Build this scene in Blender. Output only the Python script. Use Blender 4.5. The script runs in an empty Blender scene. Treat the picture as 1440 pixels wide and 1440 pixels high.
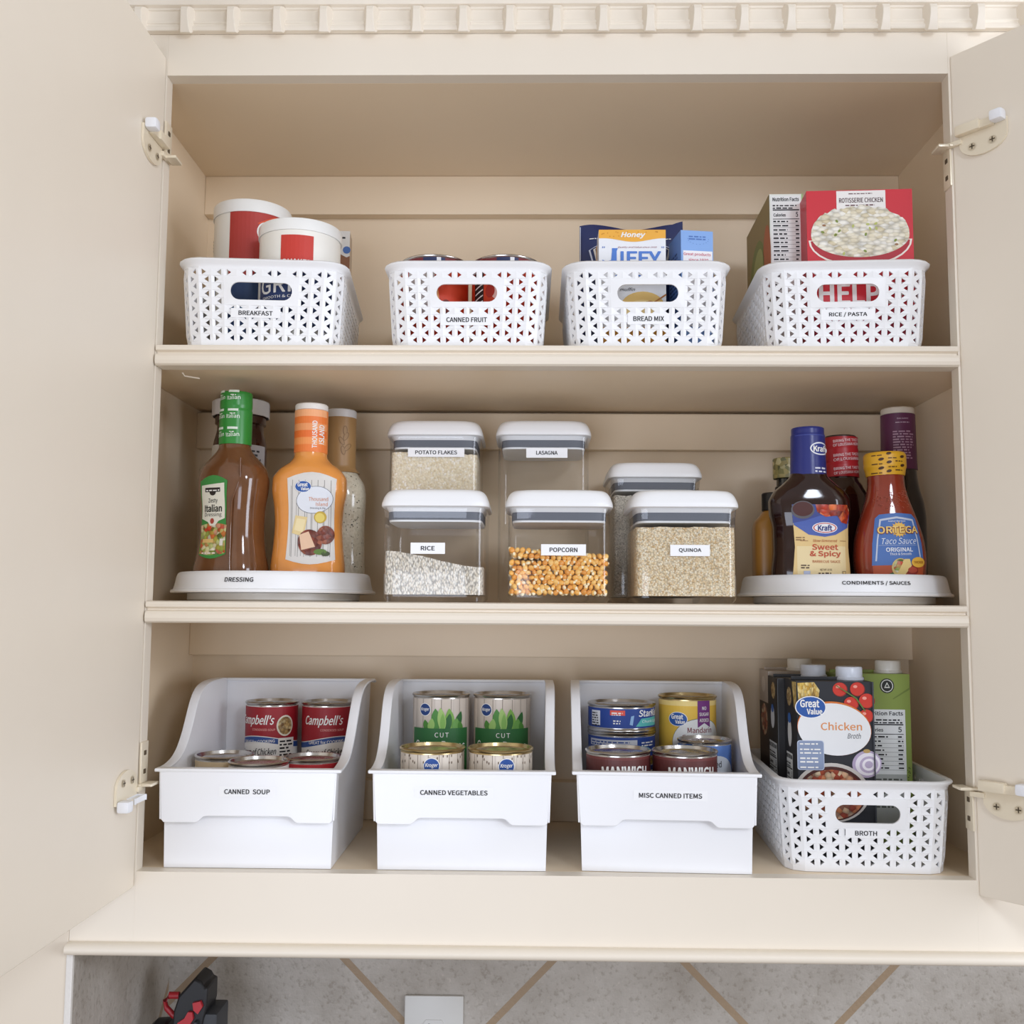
import bpy, bmesh, math, random
from mathutils import Vector, Matrix
from math import sin, cos, pi, radians

SC = bpy.context.scene
COL = SC.collection
# ------------------------------------------------------------------ camera, light, exposure
cd = bpy.data.cameras.new('camera'); cam = bpy.data.objects.new('camera', cd); COL.objects.link(cam)
cd.sensor_width = 36; cd.lens = 36.023; cd.clip_start = 0.02
_r = Vector((0.99984341, 0.01657528, 0.00619749)); _u = Vector((-0.00462103, -0.09351076, 0.99560755)); _f = Vector((-0.01708201, 0.99548029, 0.09341952))
cam.matrix_world = Matrix(((_r.x, _u.x, -_f.x, -0.02712), (_r.y, _u.y, -_f.y, -1.13001), (_r.z, _u.z, -_f.z, 0.28526), (0, 0, 0, 1)))
SC.camera = cam
W = bpy.data.worlds.new('world'); SC.world = W; W.use_nodes = True
_n = W.node_tree.nodes; _l = W.node_tree.links; _bg = _n['Background']
_tc = _n.new('ShaderNodeTexCoord'); _sx = _n.new('ShaderNodeSeparateXYZ'); _cr = _n.new('ShaderNodeValToRGB')   # bright ceiling, darker floor of the room
_mr = _n.new('ShaderNodeMapRange'); _mr.inputs[1].default_value = -1; _l.new(_tc.outputs['Generated'], _sx.inputs[0]); _l.new(_sx.outputs['Z'], _mr.inputs[0]); _l.new(_mr.outputs[0], _cr.inputs[0]); _l.new(_cr.outputs[0], _bg.inputs[0])
_e = _cr.color_ramp.elements; _e[0].position = .15; _e[0].color = (.46, .34, .22, 1); _e[1].position = .75; _e[1].color = (1.0, .97, .93, 1)
_q = _e.new(.48); _q.color = (.76, .67, .56, 1)
_bg.inputs[1].default_value = 0.53
def area(name, loc, target, size, power, col):
    l = bpy.data.lights.new(name, 'AREA'); l.shape = 'DISK' if size < .6 else 'SQUARE'; l.size = size; l.energy = power; l.color = col
    o = bpy.data.objects.new(name, l); COL.objects.link(o); o.location = loc
    o.rotation_euler = (Vector(target) - Vector(loc)).to_track_quat('-Z', 'Y').to_euler(); return o
area('ceiling_lamp_light', (0.95, -2.2, 1.15), (0, 0, .4), 0.50, 13, (.89, .96, 1.10))
area('window_light', (-0.7, -2.4, -0.20), (.0, .1, .55), 1.3, 22, (.86, .95, 1.14))
area('side_window_light', (2.4, -1.5, 0.40), (-.3, -.1, .40), 1.3, 38, (.89, .96, 1.10))
SC.view_settings.view_transform = 'Standard'
try: SC.view_settings.look = 'None'
except Exception: pass
SC.view_settings.exposure = -0.04; SC.view_settings.gamma = 1; SC.view_settings.use_curve_mapping = False
SC.cycles.max_bounces = 10; SC.cycles.transparent_max_bounces = 24; SC.cycles.diffuse_bounces = 4

# ------------------------------------------------------------------ materials
def lin(h):
    h = h.lstrip('#'); v = [int(h[i:i+2], 16) / 255 for i in (0, 2, 4)]
    return tuple([(c / 12.92 if c <= .04045 else ((c + .055) / 1.055) ** 2.4) for c in v] + [1])
_M = {}
def P(hexc, rough=.5, metal=0, var=.04, scale=30, bump=0, coat=0, name=None, spec=.5):
    key = (hexc, rough, metal, var, scale, bump, coat, spec)
    if key in _M: return _M[key]
    m = bpy.data.materials.new(name or 'paint_' + hexc.strip('#')); m.use_nodes = True; nt = m.node_tree; b = nt.nodes['Principled BSDF']
    c = lin(hexc); b.inputs['Roughness'].default_value = rough; b.inputs['Metallic'].default_value = metal
    b.inputs['Coat Weight'].default_value = coat; b.inputs['Specular IOR Level'].default_value = spec
    tc = nt.nodes.new('ShaderNodeTexCoord'); n = nt.nodes.new('ShaderNodeTexNoise'); n.inputs['Scale'].default_value = scale; n.inputs['Detail'].default_value = 3
    nt.links.new(tc.outputs['Object'], n.inputs['Vector'])
    mx = nt.nodes.new('ShaderNodeMix'); mx.data_type = 'RGBA'
    mx.inputs[6].default_value = tuple(x * (1 - var) for x in c[:3]) + (1,); mx.inputs[7].default_value = tuple(min(1, x * (1 + var)) for x in c[:3]) + (1,)
    nt.links.new(n.outputs[0], mx.inputs[0]); nt.links.new(mx.outputs[2], b.inputs['Base Color'])
    if bump:
        bp = nt.nodes.new('ShaderNodeBump'); bp.inputs['Strength'].default_value = bump; bp.inputs['Distance'].default_value = .001
        nt.links.new(n.outputs[0], bp.inputs['Height']); nt.links.new(bp.outputs[0], b.inputs['Normal'])
    _M[key] = m; return m
def clear_plastic(name='clear_plastic', tint=(.985, .983, .978)):
    m = bpy.data.materials.new(name); m.use_nodes = True; nt = m.node_tree; nt.nodes.clear()
    o = nt.nodes.new('ShaderNodeOutputMaterial'); t = nt.nodes.new('ShaderNodeBsdfTransparent'); g = nt.nodes.new('ShaderNodeBsdfGlossy')
    f = nt.nodes.new('ShaderNodeLayerWeight'); f.inputs[0].default_value = .5; pw = nt.nodes.new('ShaderNodeMath'); pw.operation = 'POWER'; pw.inputs[1].default_value = 4
    r2 = nt.nodes.new('ShaderNodeMapRange'); r2.inputs[3].default_value = .045; r2.inputs[4].default_value = .75
    mx = nt.nodes.new('ShaderNodeMixShader'); n = nt.nodes.new('ShaderNodeTexNoise'); n.inputs['Scale'].default_value = 8
    r = nt.nodes.new('ShaderNodeMapRange'); r.inputs[3].default_value = .02; r.inputs[4].default_value = .08
    nt.links.new(n.outputs[0], r.inputs[0]); nt.links.new(r.outputs[0], g.inputs['Roughness'])
    t.inputs[0].default_value = (*tint, 1); g.inputs[0].default_value = (.9, .9, .9, 1)
    nt.links.new(f.outputs['Facing'], pw.inputs[0]); nt.links.new(pw.outputs[0], r2.inputs[0]); nt.links.new(r2.outputs[0], mx.inputs[0])
    nt.links.new(t.outputs[0], mx.inputs[1]); nt.links.new(g.outputs[0], mx.inputs[2]); nt.links.new(mx.outputs[0], o.inputs[0]); return m
def cells(name, stops, scale, stretch=(1, 1, 1), rough=.6, bump=.6, by='color', rnd=1, dist=.002, dark=.0, feat='F1', coat=0):
    """voronoi cells: the colour of each cell picked from stops, edges darkened, cell relief as bump"""
    if name in _M: return _M[name]
    m = bpy.data.materials.new(name); m.use_nodes = True; nt = m.node_tree; b = nt.nodes['Principled BSDF']; b.inputs['Roughness'].default_value = rough
    b.inputs['Coat Weight'].default_value = coat
    tc = nt.nodes.new('ShaderNodeTexCoord'); mp = nt.nodes.new('ShaderNodeMapping'); mp.inputs['Scale'].default_value = stretch
    nt.links.new(tc.outputs['Object'], mp.inputs[0])
    v = nt.nodes.new('ShaderNodeTexVoronoi'); v.feature = feat; v.inputs['Scale'].default_value = scale; v.inputs['Randomness'].default_value = rnd
    nt.links.new(mp.outputs[0], v.inputs['Vector'])
    rp = nt.nodes.new('ShaderNodeValToRGB'); rp.color_ramp.interpolation = 'LINEAR'
    e = rp.color_ramp.elements; e[0].position = 0; e[0].color = lin(stops[0]); e[1].position = 1; e[1].color = lin(stops[-1])
    for i, s in enumerate(stops[1:-1]): q = e.new((i + 1) / (len(stops) - 1)); q.color = lin(s)
    if by == 'color':
        sp = nt.nodes.new('ShaderNodeSeparateColor'); nt.links.new(v.outputs['Color'], sp.inputs[0]); nt.links.new(sp.outputs[0], rp.inputs[0])
    else: nt.links.new(v.outputs['Distance'], rp.inputs[0])
    out = rp.outputs[0]
    if dark:
        mr = nt.nodes.new('ShaderNodeMapRange'); mr.inputs[1].default_value = .35; mr.inputs[2].default_value = .8; mr.inputs[3].default_value = 1; mr.inputs[4].default_value = 1 - dark
        nt.links.new(v.outputs['Distance'], mr.inputs[0]); mx = nt.nodes.new('ShaderNodeVectorMath'); mx.operation = 'SCALE'
        nt.links.new(out, mx.inputs[0]); nt.links.new(mr.outputs[0], mx.inputs[3]); out = mx.outputs[0]
    nt.links.new(out, b.inputs['Base Color'])
    if bump:
        bp = nt.nodes.new('ShaderNodeBump'); bp.invert = True; bp.inputs['Strength'].default_value = bump; bp.inputs['Distance'].default_value = dist
        nt.links.new(v.outputs['Distance'], bp.inputs['Height']); nt.links.new(bp.outputs[0], b.inputs['Normal'])
    _M[name] = m; return m

INNER = P('#efdbbe', .45, var=.015, scale=14, name='interior_cream')  # cabinet inside and shelf boards: more saturated cream than frame and doors
PAINT = P('#ede3d3', .42, var=.015, scale=14, name='cream_paint')
WHITE = P('#f3f4f6', .35, var=.01, name='white_plastic')
BINW = P('#f4f5f8', .28, var=.01, name='white_bin_plastic')
INK = P('#1b1b1f', .6); TAPE = P('#f7f8fa', .4, var=.01); GAP = P('#2a2118', .9)
SILVER = P('#c9c6c2', .22, 1, .05, 60); GOLDCAN = P('#cdb98a', .25, 1, .05, 60)
GREY = P('#5e6470', .5); CLEAR = clear_plastic()
WH = P('#f5f4f0', .5, var=.02); NUT = P('#efefe9', .5, var=.02)

# ------------------------------------------------------------------ mesh helpers
def link(name, me, parent=None, loc=(0, 0, 0), rz=0):
    o = bpy.data.objects.new(name, me); COL.objects.link(o); o.location = loc; o.rotation_euler = (0, 0, rz)
    if parent: o.parent = parent
    return o
def obj(name, bm, mats, parent=None, loc=(0, 0, 0), smooth=None, rz=0):
    me = bpy.data.meshes.new(name); bmesh.ops.remove_doubles(bm, verts=bm.verts, dist=1e-6); bm.to_mesh(me); bm.free()
    for m in (mats if isinstance(mats, (list, tuple)) else [mats]): me.materials.append(m)
    if smooth is not None:
        for p in me.polygons: p.use_smooth = True
        me.set_sharp_from_angle(angle=radians(smooth))
    return link(name, me, parent, loc, rz)
def thing(name, label, cat, loc=(0, 0, 0), rz=0, group=None):
    o = bpy.data.objects.new(name, None); COL.objects.link(o); o.location = loc; o.rotation_euler = (0, 0, rz); o.empty_display_size = .02
    return tag(o, label, cat, group)
def tag(o, label, cat=None, group=None, kind=None):
    if label: o['label'] = label
    if cat: o['category'] = cat
    if group: o['group'] = group
    if kind: o['kind'] = kind
    return o
def dup(root, loc, rz, label=None, group=None, skip=()):
    r = root.copy(); COL.objects.link(r); r.location = loc; r.rotation_euler = (0, 0, rz)
    if label: r['label'] = label
    if group: r['group'] = group
    for ch in list(root.children):
        if ch.name.split('.')[0] in skip: continue
        c = ch.copy(); COL.objects.link(c); c.parent = r
        for g in ch.children: d = g.copy(); COL.objects.link(d); d.parent = c
    return r
def box(bm, x0, x1, y0, y1, z0, z1, bev=0, mi=0, seg=2, mat=None):
    r = bmesh.ops.create_cube(bm, size=1); vs = r['verts']
    for v in vs: v.co = Vector(((x0 + x1) / 2 + v.co.x * (x1 - x0), (y0 + y1) / 2 + v.co.y * (y1 - y0), (z0 + z1) / 2 + v.co.z * (z1 - z0)))
    fs = list({f for v in vs for f in v.link_faces})
    for f in fs: f.material_index = mi
    if bev:
        es = list({e for v in vs for e in v.link_edges})
        b = bmesh.ops.bevel(bm, geom=es, offset=bev, segments=seg, affect='EDGES', profile=.6)
        vs = list({v for f in b['faces'] for v in f.verts} | {v for v in vs if v.is_valid})
        for f in {f for v in vs for f in v.link_faces}: f.material_index = mi
    if mat is not None:
        for v in vs: v.co = mat @ v.co
    return vs
def lathe(bm, prof, n=48, mi=0, c=(0, 0), closed=True):
    """prof: list of (r, z[, material index])"""
    rings = []
    for p in prof:
        rings.append([bm.verts.new((c[0] + p[0] * cos(2 * pi * i / n), c[1] + p[0] * sin(2 * pi * i / n), p[1])) for i in range(n)] if p[0] > 1e-6 else [bm.verts.new((c[0], c[1], p[1]))])
    for k in range(len(rings) - 1):
        a, b = rings[k], rings[k + 1]; m = prof[k + 1][2] if len(prof[k + 1]) > 2 else mi
        for i in range(n):
            j = (i + 1) % n
            if len(a) == 1 and len(b) == 1: continue
            if len(a) == 1: f = bm.faces.new((a[0], b[j], b[i]))
            elif len(b) == 1: f = bm.faces.new((a[i], a[j], b[0]))
            else: f = bm.faces.new((a[i], a[j], b[j], b[i]))
            f.material_index = m
def interp(secs, z):
    if z <= secs[0][0]: return secs[0][1:]
    if z >= secs[-1][0]: return secs[-1][1:]
    for k in range(len(secs) - 1):
        if secs[k][0] <= z <= secs[k + 1][0]:
            a, b = secs[k], secs[k + 1]; t = (z - a[0]) / max(1e-9, b[0] - a[0])
            z0 = secs[max(0, k - 1)]; z3 = secs[min(len(secs) - 1, k + 2)]
            out = []
            for i in range(1, len(a)):
                h = b[0] - a[0]
                s = (b[i] - a[i]) / max(1e-9, h)
                s0 = (a[i] - z0[i]) / max(1e-9, a[0] - z0[0]) if k > 0 else s
                s1 = (z3[i] - b[i]) / max(1e-9, z3[0] - b[0]) if k < len(secs) - 2 else s
                m0 = 0 if s0 * s <= 0 else 2 * s0 * s / (s0 + s); m1 = 0 if s1 * s <= 0 else 2 * s1 * s / (s1 + s)
                t2, t3 = t * t, t * t * t
                out.append((2 * t3 - 3 * t2 + 1) * a[i] + (t3 - 2 * t2 + t) * h * m0 + (-2 * t3 + 3 * t2) * b[i] + (t3 - t2) * h * m1)
            return tuple(out)
def loft(bm, secs, n=56, steps=40, mi=0, cap=True):
    """superelliptic cross sections (z, a, b, exponent), smoothly joined"""
    zs = sorted({secs[0][0] + (secs[-1][0] - secs[0][0]) * i / steps for i in range(steps + 1)} | {s[0] for s in secs})
    rings = []
    for z in zs:
        a, b, e = interp(secs, z); ring = []
        for i in range(n):
            t = 2 * pi * i / n; cx, sy = cos(t), sin(t)
            ring.append(bm.verts.new((a * math.copysign(abs(cx) ** (2 / e), cx), b * math.copysign(abs(sy) ** (2 / e), sy), z)))
        rings.append(ring)
    for k in range(len(rings) - 1):
        for i in range(n):
            f = bm.faces.new((rings[k][i], rings[k][(i + 1) % n], rings[k + 1][(i + 1) % n], rings[k + 1][i])); f.material_index = mi
    if cap:
        bm.faces.new(rings[0][::-1]).material_index = mi; bm.faces.new(rings[-1]).material_index = mi
def extrude_poly(bm, pts, axis, a0, a1, mi=0):
    """closed 2D outline extruded along one axis; pts in the other two axes' order"""
    def mk(p, a):
        if axis == 'x': return (a, p[0], p[1])
        if axis == 'y': return (p[0], a, p[1])
        return (p[0], p[1], a)
    A = [bm.verts.new(mk(p, a0)) for p in pts]; B = [bm.verts.new(mk(p, a1)) for p in pts]
    fs = [bm.faces.new(A[::-1]), bm.faces.new(B)]
    for i in range(len(pts)): fs.append(bm.faces.new((A[i], A[(i + 1) % len(pts)], B[(i + 1) % len(pts)], B[i])))
    for f in fs: f.material_index = mi
    bmesh.ops.recalc_face_normals(bm, faces=fs)
    return A + B
def tube(bm, pts, r, n=8, mi=0, closed=False, sq=1):
    pts = [Vector(p) for p in pts]; rings = []; N = len(pts)
    for k, p in enumerate(pts):
        t = (pts[(k + 1) % N] - pts[k - 1]) if closed else (pts[min(N - 1, k + 1)] - pts[max(0, k - 1)])
        t.normalize(); up = Vector((0, 0, 1)) if abs(t.z) < .9 else Vector((1, 0, 0)); s = t.cross(up).normalized(); u = s.cross(t)
        rings.append([bm.verts.new(p + (s * cos(2 * pi * i / n) + u * sin(2 * pi * i / n) * sq) * r) for i in range(n)])
    for k in range(N if closed else N - 1):
        a, b = rings[k], rings[(k + 1) % N]
        for i in range(n): bm.faces.new((a[i], a[(i + 1) % n], b[(i + 1) % n], b[i])).material_index = mi
    if not closed: bm.faces.new(rings[0][::-1]).material_index = mi; bm.faces.new(rings[-1]).material_index = mi

# ------------------------------------------------------------------ printed labels: flat shapes laid on a surface
def plane_map(y0=0): return lambda u, v, o: (u, y0 - o, v)
def cyl_map(r, phi=0): return lambda u, v, o: (sin(u / r + phi) * (r + o), -cos(u / r + phi) * (r + o), v)
def side_map(x0): return lambda u, v, o: (x0 - o, -u, v)      # a face that looks toward -x; u grows toward the front
def loft_map(secs):
    def f(u, v, o):
        a, b, e = interp(secs, v); q = min(.999, abs(u) / a); return (u, -b * (1 - q ** e) ** (1 / e) - o, v)
    return f
FONT = None
try:        # a plain typeface shipped inside Blender, closer to the label maker's lettering than the default one
    import os
    _fp = os.path.join(bpy.utils.system_resource('DATAFILES'), 'fonts', 'Noto Sans CJK Regular.woff2')
    if os.path.exists(_fp): FONT = bpy.data.fonts.load(_fp)
except Exception: FONT = None
_TXT = {}
def text_bm(s, shear=0, space=1):
    key = (s, shear, space)
    if key not in _TXT:
        c = bpy.data.curves.new('t', 'FONT'); c.body = s; c.font = FONT or c.font; c.align_x = 'LEFT'; c.size = 3; c.shear = shear; c.space_character = space; c.resolution_u = 3
        o = bpy.data.objects.new('t', c); me = o.to_mesh(); b = bmesh.new(); b.from_mesh(me); o.to_mesh_clear(); bpy.data.objects.remove(o); bpy.data.curves.remove(c)
        bmesh.ops.remove_doubles(b, verts=b.verts, dist=1e-5)
        vs = [tuple(v.co[:2]) for v in b.verts]; b.verts.index_update(); fs = [[v.index for v in f.verts] for f in b.faces]; b.free()
        xs = [v[0] for v in vs]; ys = [v[1] for v in vs]
        _TXT[key] = (vs, fs, min(xs), max(xs), min(ys), max(ys))
    return _TXT[key]
class Dec:
    def __init__(s, fmap, step=.004, base=.0003, lay=.00015):
        s.f, s.step, s.base, s.lay = fmap, step, base, lay; s.bm = bmesh.new(); s.mats = []; s.curved = step is not None
    def mi(s, m):
        if isinstance(m, str): m = P(m, .5)
        if m not in s.mats: s.mats.append(m)
        return s.mats.index(m)
    def _put(s, b, m, layer):
        if s.step:
            xs = [v.co.x for v in b.verts]; ys = [v.co.y for v in b.verts]
            if xs:
                for lo, hi, ax in ((min(xs), max(xs), 0), (min(ys), max(ys), 1)):
                    k = math.ceil(lo / s.step + 1e-4)
                    while k * s.step < hi - 1e-6:
                        co = [0, 0, 0]; no = [0, 0, 0]; co[ax] = k * s.step; no[ax] = 1
                        bmesh.ops.bisect_plane(b, geom=b.verts[:] + b.edges[:] + b.faces[:], dist=1e-7, plane_co=co, plane_no=no); k += 1
        i = s.mi(m); mp = {}
        for v in b.verts: mp[v] = s.bm.verts.new(s.f(v.co.x, v.co.y, s.base + s.lay * layer + v.co.z))
        for f in b.faces:
            try: g = s.bm.faces.new([mp[v] for v in f.verts]); g.material_index = i
            except ValueError: pass
        b.free()
    def poly(s, pts, m, layer=1):
        b = bmesh.new(); f = b.faces.new([b.verts.new((p[0], p[1], 0)) for p in pts]); f.normal_update()
        if f.normal.z < 0: f.normal_flip()
        bmesh.ops.triangulate(b, faces=b.faces[:]); s._put(b, m, layer)
    def rect(s, x0, z0, x1, z1, m, layer=1): s.poly([(x0, z0), (x1, z0), (x1, z1), (x0, z1)], m, layer)
    def rrect(s, x0, z0, x1, z1, r, m, layer=1):
        pts = []
        for cx, cz, a in ((x1 - r, z0 + r, -90), (x1 - r, z1 - r, 0), (x0 + r, z1 - r, 90), (x0 + r, z0 + r, 180)):
            pts += [(cx + r * cos(radians(a + t)), cz + r * sin(radians(a + t))) for t in (0, 30, 60, 90)]
        s.poly(pts, m, layer)
    def ell(s, cx, cz, rx, rz, m, layer=1, n=28, rot=0):
        c, q = cos(rot), sin(rot); s.poly([(cx + rx * cos(t) * c - rz * sin(t) * q, cz + rx * cos(t) * q + rz * sin(t) * c) for t in [2 * pi * i / n for i in range(n)]], m, layer)
    def text(s, t, cx, cz, w, h, m=None, layer=3, bold=.02, shear=0, rot=0, space=1, arc=0):
        vs, fs, x0, x1, y0, y1 = text_bm(t, shear, space); b = bmesh.new(); c, q = cos(rot), sin(rot); e = bold * h
        for kk, (sx, sy) in enumerate(((0, 0), (-1, 0), (1, 0), (0, .8), (0, -.8), (-.75, .7), (.75, .7), (.75, -.7), (-.75, -.7))[:9 if bold > .025 else (5 if bold > .008 else 1)]):      # struck several times for a heavier stroke
            L = []
            for x, y in vs:
                X = ((x - x0) / (x1 - x0) - .5) * (w - 2 * e) + sx * e; Y = ((y - y0) / (y1 - y0) - .5) * (h - 1.6 * e) + sy * e
                if arc: Y += arc * (1 - (2 * X / w) ** 2)
                L.append(b.verts.new((cx + X * c - Y * q, cz + X * q + Y * c, kk * .00001)))
            for f in fs:
                try: b.faces.new([L[i] for i in f])
                except ValueError: pass
        s._put(b, m or INK, layer)
    def fine(s, x0, x1, ztop, n, dz, m=None, layer=3, seed=1, fill=.55, ragged=True):
        """rows of illegible small print as short strokes"""
        R = random.Random(seed)
        for k in range(n):
            z = ztop - dz * (k + 1); x = x0; e = x1 - (R.random() * .3 * (x1 - x0) if ragged else 0)
            while x < e:
                w = R.uniform(.8, 3.2) * dz * .8; s.rect(x, z, min(x + w, e), z + dz * fill * R.uniform(.8, 1), m or INK, layer); x += w + dz * .45
    def build(s, name='label', parent=None, label=None):
        me = bpy.data.meshes.new(name); s.bm.to_mesh(me); s.bm.free()
        for m in s.mats: me.materials.append(m)
        o = link(name, me, parent)
        if label: o['label'] = label
        return o
def great_value(d, cx, cz, w, layer=4):
    """the blue oval badge with two white words"""
    d.ell(cx, cz, w / 2, w * .36, '#f5f6f8', layer); d.ell(cx, cz, w * .47, w * .33, '#2357a6', layer + 1)
    d.text('Great', cx - w * .03, cz + w * .12, w * .62, w * .25, WH, layer + 2, .04); d.text('Value', cx + w * .12, cz - w * .13, w * .5, w * .2, WH, layer + 2, .04)

# ------------------------------------------------------------------ room: tiled backsplash, return wall, worktop
ZS1, ZS2 = .5799, .2912          # tops of the two shelves
HOP, HW, IW, CD = .8982, .45, .493, .278   # opening height, half width, inner half width, depth to the cleats
BACK = CD + .018
TB = .3084                        # face of the backsplash
def tile_mat(name, axis, off):
    m = bpy.data.materials.new(name); m.use_nodes = True; nt = m.node_tree; b = nt.nodes['Principled BSDF']; N = nt.nodes.new; L = nt.links.new
    tc = N('ShaderNodeTexCoord'); sp = N('ShaderNodeSeparateXYZ'); L(tc.outputs['Object'], sp.inputs[0])
    def M(op, a, b2=None):
        n = N('ShaderNodeMath'); n.operation = op
        for i, q in enumerate((a, b2)):
            if q is None: continue
            if isinstance(q, (int, float)): n.inputs[i].default_value = q
            else: L(q, n.inputs[i])
        return n.outputs[0]
    x = M('ADD', sp.outputs[axis], off[0]); z = M('ADD', sp.outputs['Z'], off[1]); T = .461
    d = []
    for s in (M('ADD', x, z), M('SUBTRACT', x, z)):
        fr = M('FRACT', M('DIVIDE', M('ADD', s, 50 * T), T)); d.append(M('ABSOLUTE', M('SUBTRACT', fr, .5)))
    dist = M('MAXIMUM', d[0], d[1])                      # .5 at a joint
    g = M('GREATER_THAN', dist, .5 - .0145)
    n1 = N('ShaderNodeTexNoise'); n1.inputs['Scale'].default_value = 9; n1.inputs['Detail'].default_value = 8; n1.inputs['Roughness'].default_value = .65; L(tc.outputs['Object'], n1.inputs[0])
    n2 = N('ShaderNodeTexNoise'); n2.inputs['Scale'].default_value = 170; n2.inputs['Detail'].default_value = 6; L(tc.outputs['Object'], n2.inputs[0])
    r1 = N('ShaderNodeValToRGB'); e = r1.color_ramp.elements; e[0].position = .33; e[0].color = lin('#a49c92'); e[1].position = .68; e[1].color = lin('#c2bcb4'); L(n1.outputs[0], r1.inputs[0])
    r2 = N('ShaderNodeValToRGB'); e = r2.color_ramp.elements; e[0].position = .3; e[0].color = (.78, .76, .73, 1); e[1].position = .46; e[1].color = (1, 1, 1, 1)
    q = e.new(.66); q.color = (1, 1, 1, 1); q = e.new(.75); q.color = (1.18, 1.18, 1.18, 1); L(n2.outputs[0], r2.inputs[0])
    mul = N('ShaderNodeMix'); mul.data_type = 'RGBA'; mul.blend_type = 'MULTIPLY'; mul.inputs[0].default_value = 1; L(r1.outputs[0], mul.inputs[6]); L(r2.outputs[0], mul.inputs[7])
    mg = N('ShaderNodeMix'); mg.data_type = 'RGBA'; L(g, mg.inputs[0]); L(mul.outputs[2], mg.inputs[6]); mg.inputs[7].default_value = lin('#a08a70'); L(mg.outputs[2], b.inputs['Base Color'])
    b.inputs['Roughness'].default_value = .5
    bp = N('ShaderNodeBump'); bp.inputs['Strength'].default_value = .5; bp.inputs['Distance'].default_value = .002
    h = M('ADD', M('MULTIPLY', M('GREATER_THAN', .5 - .016, dist), 1.5), n2.outputs[0]); L(h, bp.inputs['Height']); L(bp.outputs[0], b.inputs['Normal']); return m
bm = bmesh.new(); box(bm, -.60, 1.6, TB, TB + .10, -.46, 1.6)
tag(obj('wall_back', bm, tile_mat('diagonal_stone_tile_back', 'X', (-.0958, .1007))), None, kind='structure')
bm = bmesh.new(); box(bm, -1.6, -.5195, .0, TB, -.46, 1.6, .001)
tag(obj('wall_left', bm, P('#e6dac8', .5, var=.015, scale=10)), None, kind='structure')
bm = bmesh.new(); box(bm, -.5195, -.5142, .004, TB, -.46, -.0740, .0)
tag(obj('trim_1', bm, tile_mat('diagonal_stone_tile_side', 'Y', (-.137, -.063))), None, kind='structure')
bm = bmesh.new(); box(bm, -.521, -.5138, -.0012, .0042, -.46, -.0740, .001)
tag(obj('trim_2', bm, P('#e6e2dc', .6, bump=.3, scale=300)), None, kind='structure')
bm = bmesh.new(); box(bm, -1.6, 1.6, -.32, TB, -.50, -.46, .004)
tag(obj('worktop', bm, cells('speckled_worktop', ['#8d8377', '#b7ab9a', '#6e655b'], 260, bump=0, rough=.25)), 'speckled stone worktop running below the wall cabinet', 'worktop')

# ------------------------------------------------------------------ the wall cabinet
cab = thing('wall_cabinet', 'cream painted wall cabinet with both doors open and two shelves inside', 'cabinet', (0, 0, 0))
def cpart(name, boxes, bev=.0008, mats=PAINT, parent=None):
    bm = bmesh.new()
    for b in boxes: box(bm, *b, bev)
    return obj(name, bm, mats, parent or cab)
XR = .60
def ipart(name, boxes, bev=.0008): return cpart(name, boxes, bev, INNER)
FZ0 = -.0735
ipart('side_panel', [(-IW - .016, -IW, .019, BACK, FZ0, HOP + .02)]); ipart('side_panel', [(IW, IW + .016, .019, BACK, FZ0, HOP + .02)])
ipart('top_panel', [(-IW - .016, IW + .016, .019, BACK, HOP + .0, HOP + .018)])
ipart('bottom_panel', [(-IW - .016, IW + .016, .0185, BACK, -.018, 0)])
ipart('back_panel', [(-IW - .016, IW + .016, BACK, BACK + .008, FZ0, HOP + .018)])
cpart('underside_panel', [(-IW - .016, XR, .019, TB - .001, FZ0 - .001, FZ0 + .006)])
for z0, z1 in ((.8415, HOP), (.5045, ZS1 - .0245), (.2185, ZS2 - .0245), (0, .0529)):
    ipart('cleat', [(-IW, IW, CD, BACK, z0 + .0002, z1 - .0002)], .0015)
# face frame: stiles and rails of one thickness
cpart('stile', [(-.5193, -HW, 0, .019, FZ0, HOP + .05)], .0004); cpart('stile', [(HW, XR, 0, .019, FZ0, HOP + .05)], .0004)
cpart('top_rail', [(-HW, HW, .0000, .019, HOP, HOP + .05)], .0004); cpart('bottom_rail', [(-HW - .0001, HW + .0001, .0000, .0188, FZ0, 0)], .0003)
def shelf(zt, zb):
    bm = bmesh.new(); x = HW - .0006
    box(bm, -IW + .0005, IW - .0005, .0205, BACK - .0005, zt - .021, zt, .0005)
    # nosing: upper bead, groove, lower bead
    h = zt - zb; pr = [(.0205, zt), (.0015, zt), (-.0028, zt - h * .05), (-.0042, zt - h * .16), (-.0034, zt - h * .28), (.0012, zt - h * .36), (.0012, zt - h * .42), (-.0036, zt - h * .48), (-.0056, zt - h * .6), (-.0062, zt - h * .78), (-.0050, zt - h * .93), (-.002, zb), (.0205, zb)]
    extrude_poly(bm, pr, 'x', -x, x, 1); return obj('shelf', bm, [INNER, PAINT], cab, smooth=25)
shelf(ZS1, .5555); shelf(ZS2, .2670)
# rounded light rail under the bottom rail
bm = bmesh.new()
pr = [(.012, -.0732)] + [(-.006 - .0065 * cos(radians(a)), -.0795 + .0063 * sin(radians(a))) for a in range(90, -91, -15)][::1]
pr = [(.014, -.0733), (-.004, -.0733)] + [(-.004 - .0085 * sin(radians(a)), -.0797 + .0064 * cos(radians(a))) for a in range(15, 181, 15)] + [(.014, -.0861)]
extrude_poly(bm, pr, 'x', -.5192, XR); obj('light_rail', bm, PAINT, cab, smooth=25)
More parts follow.
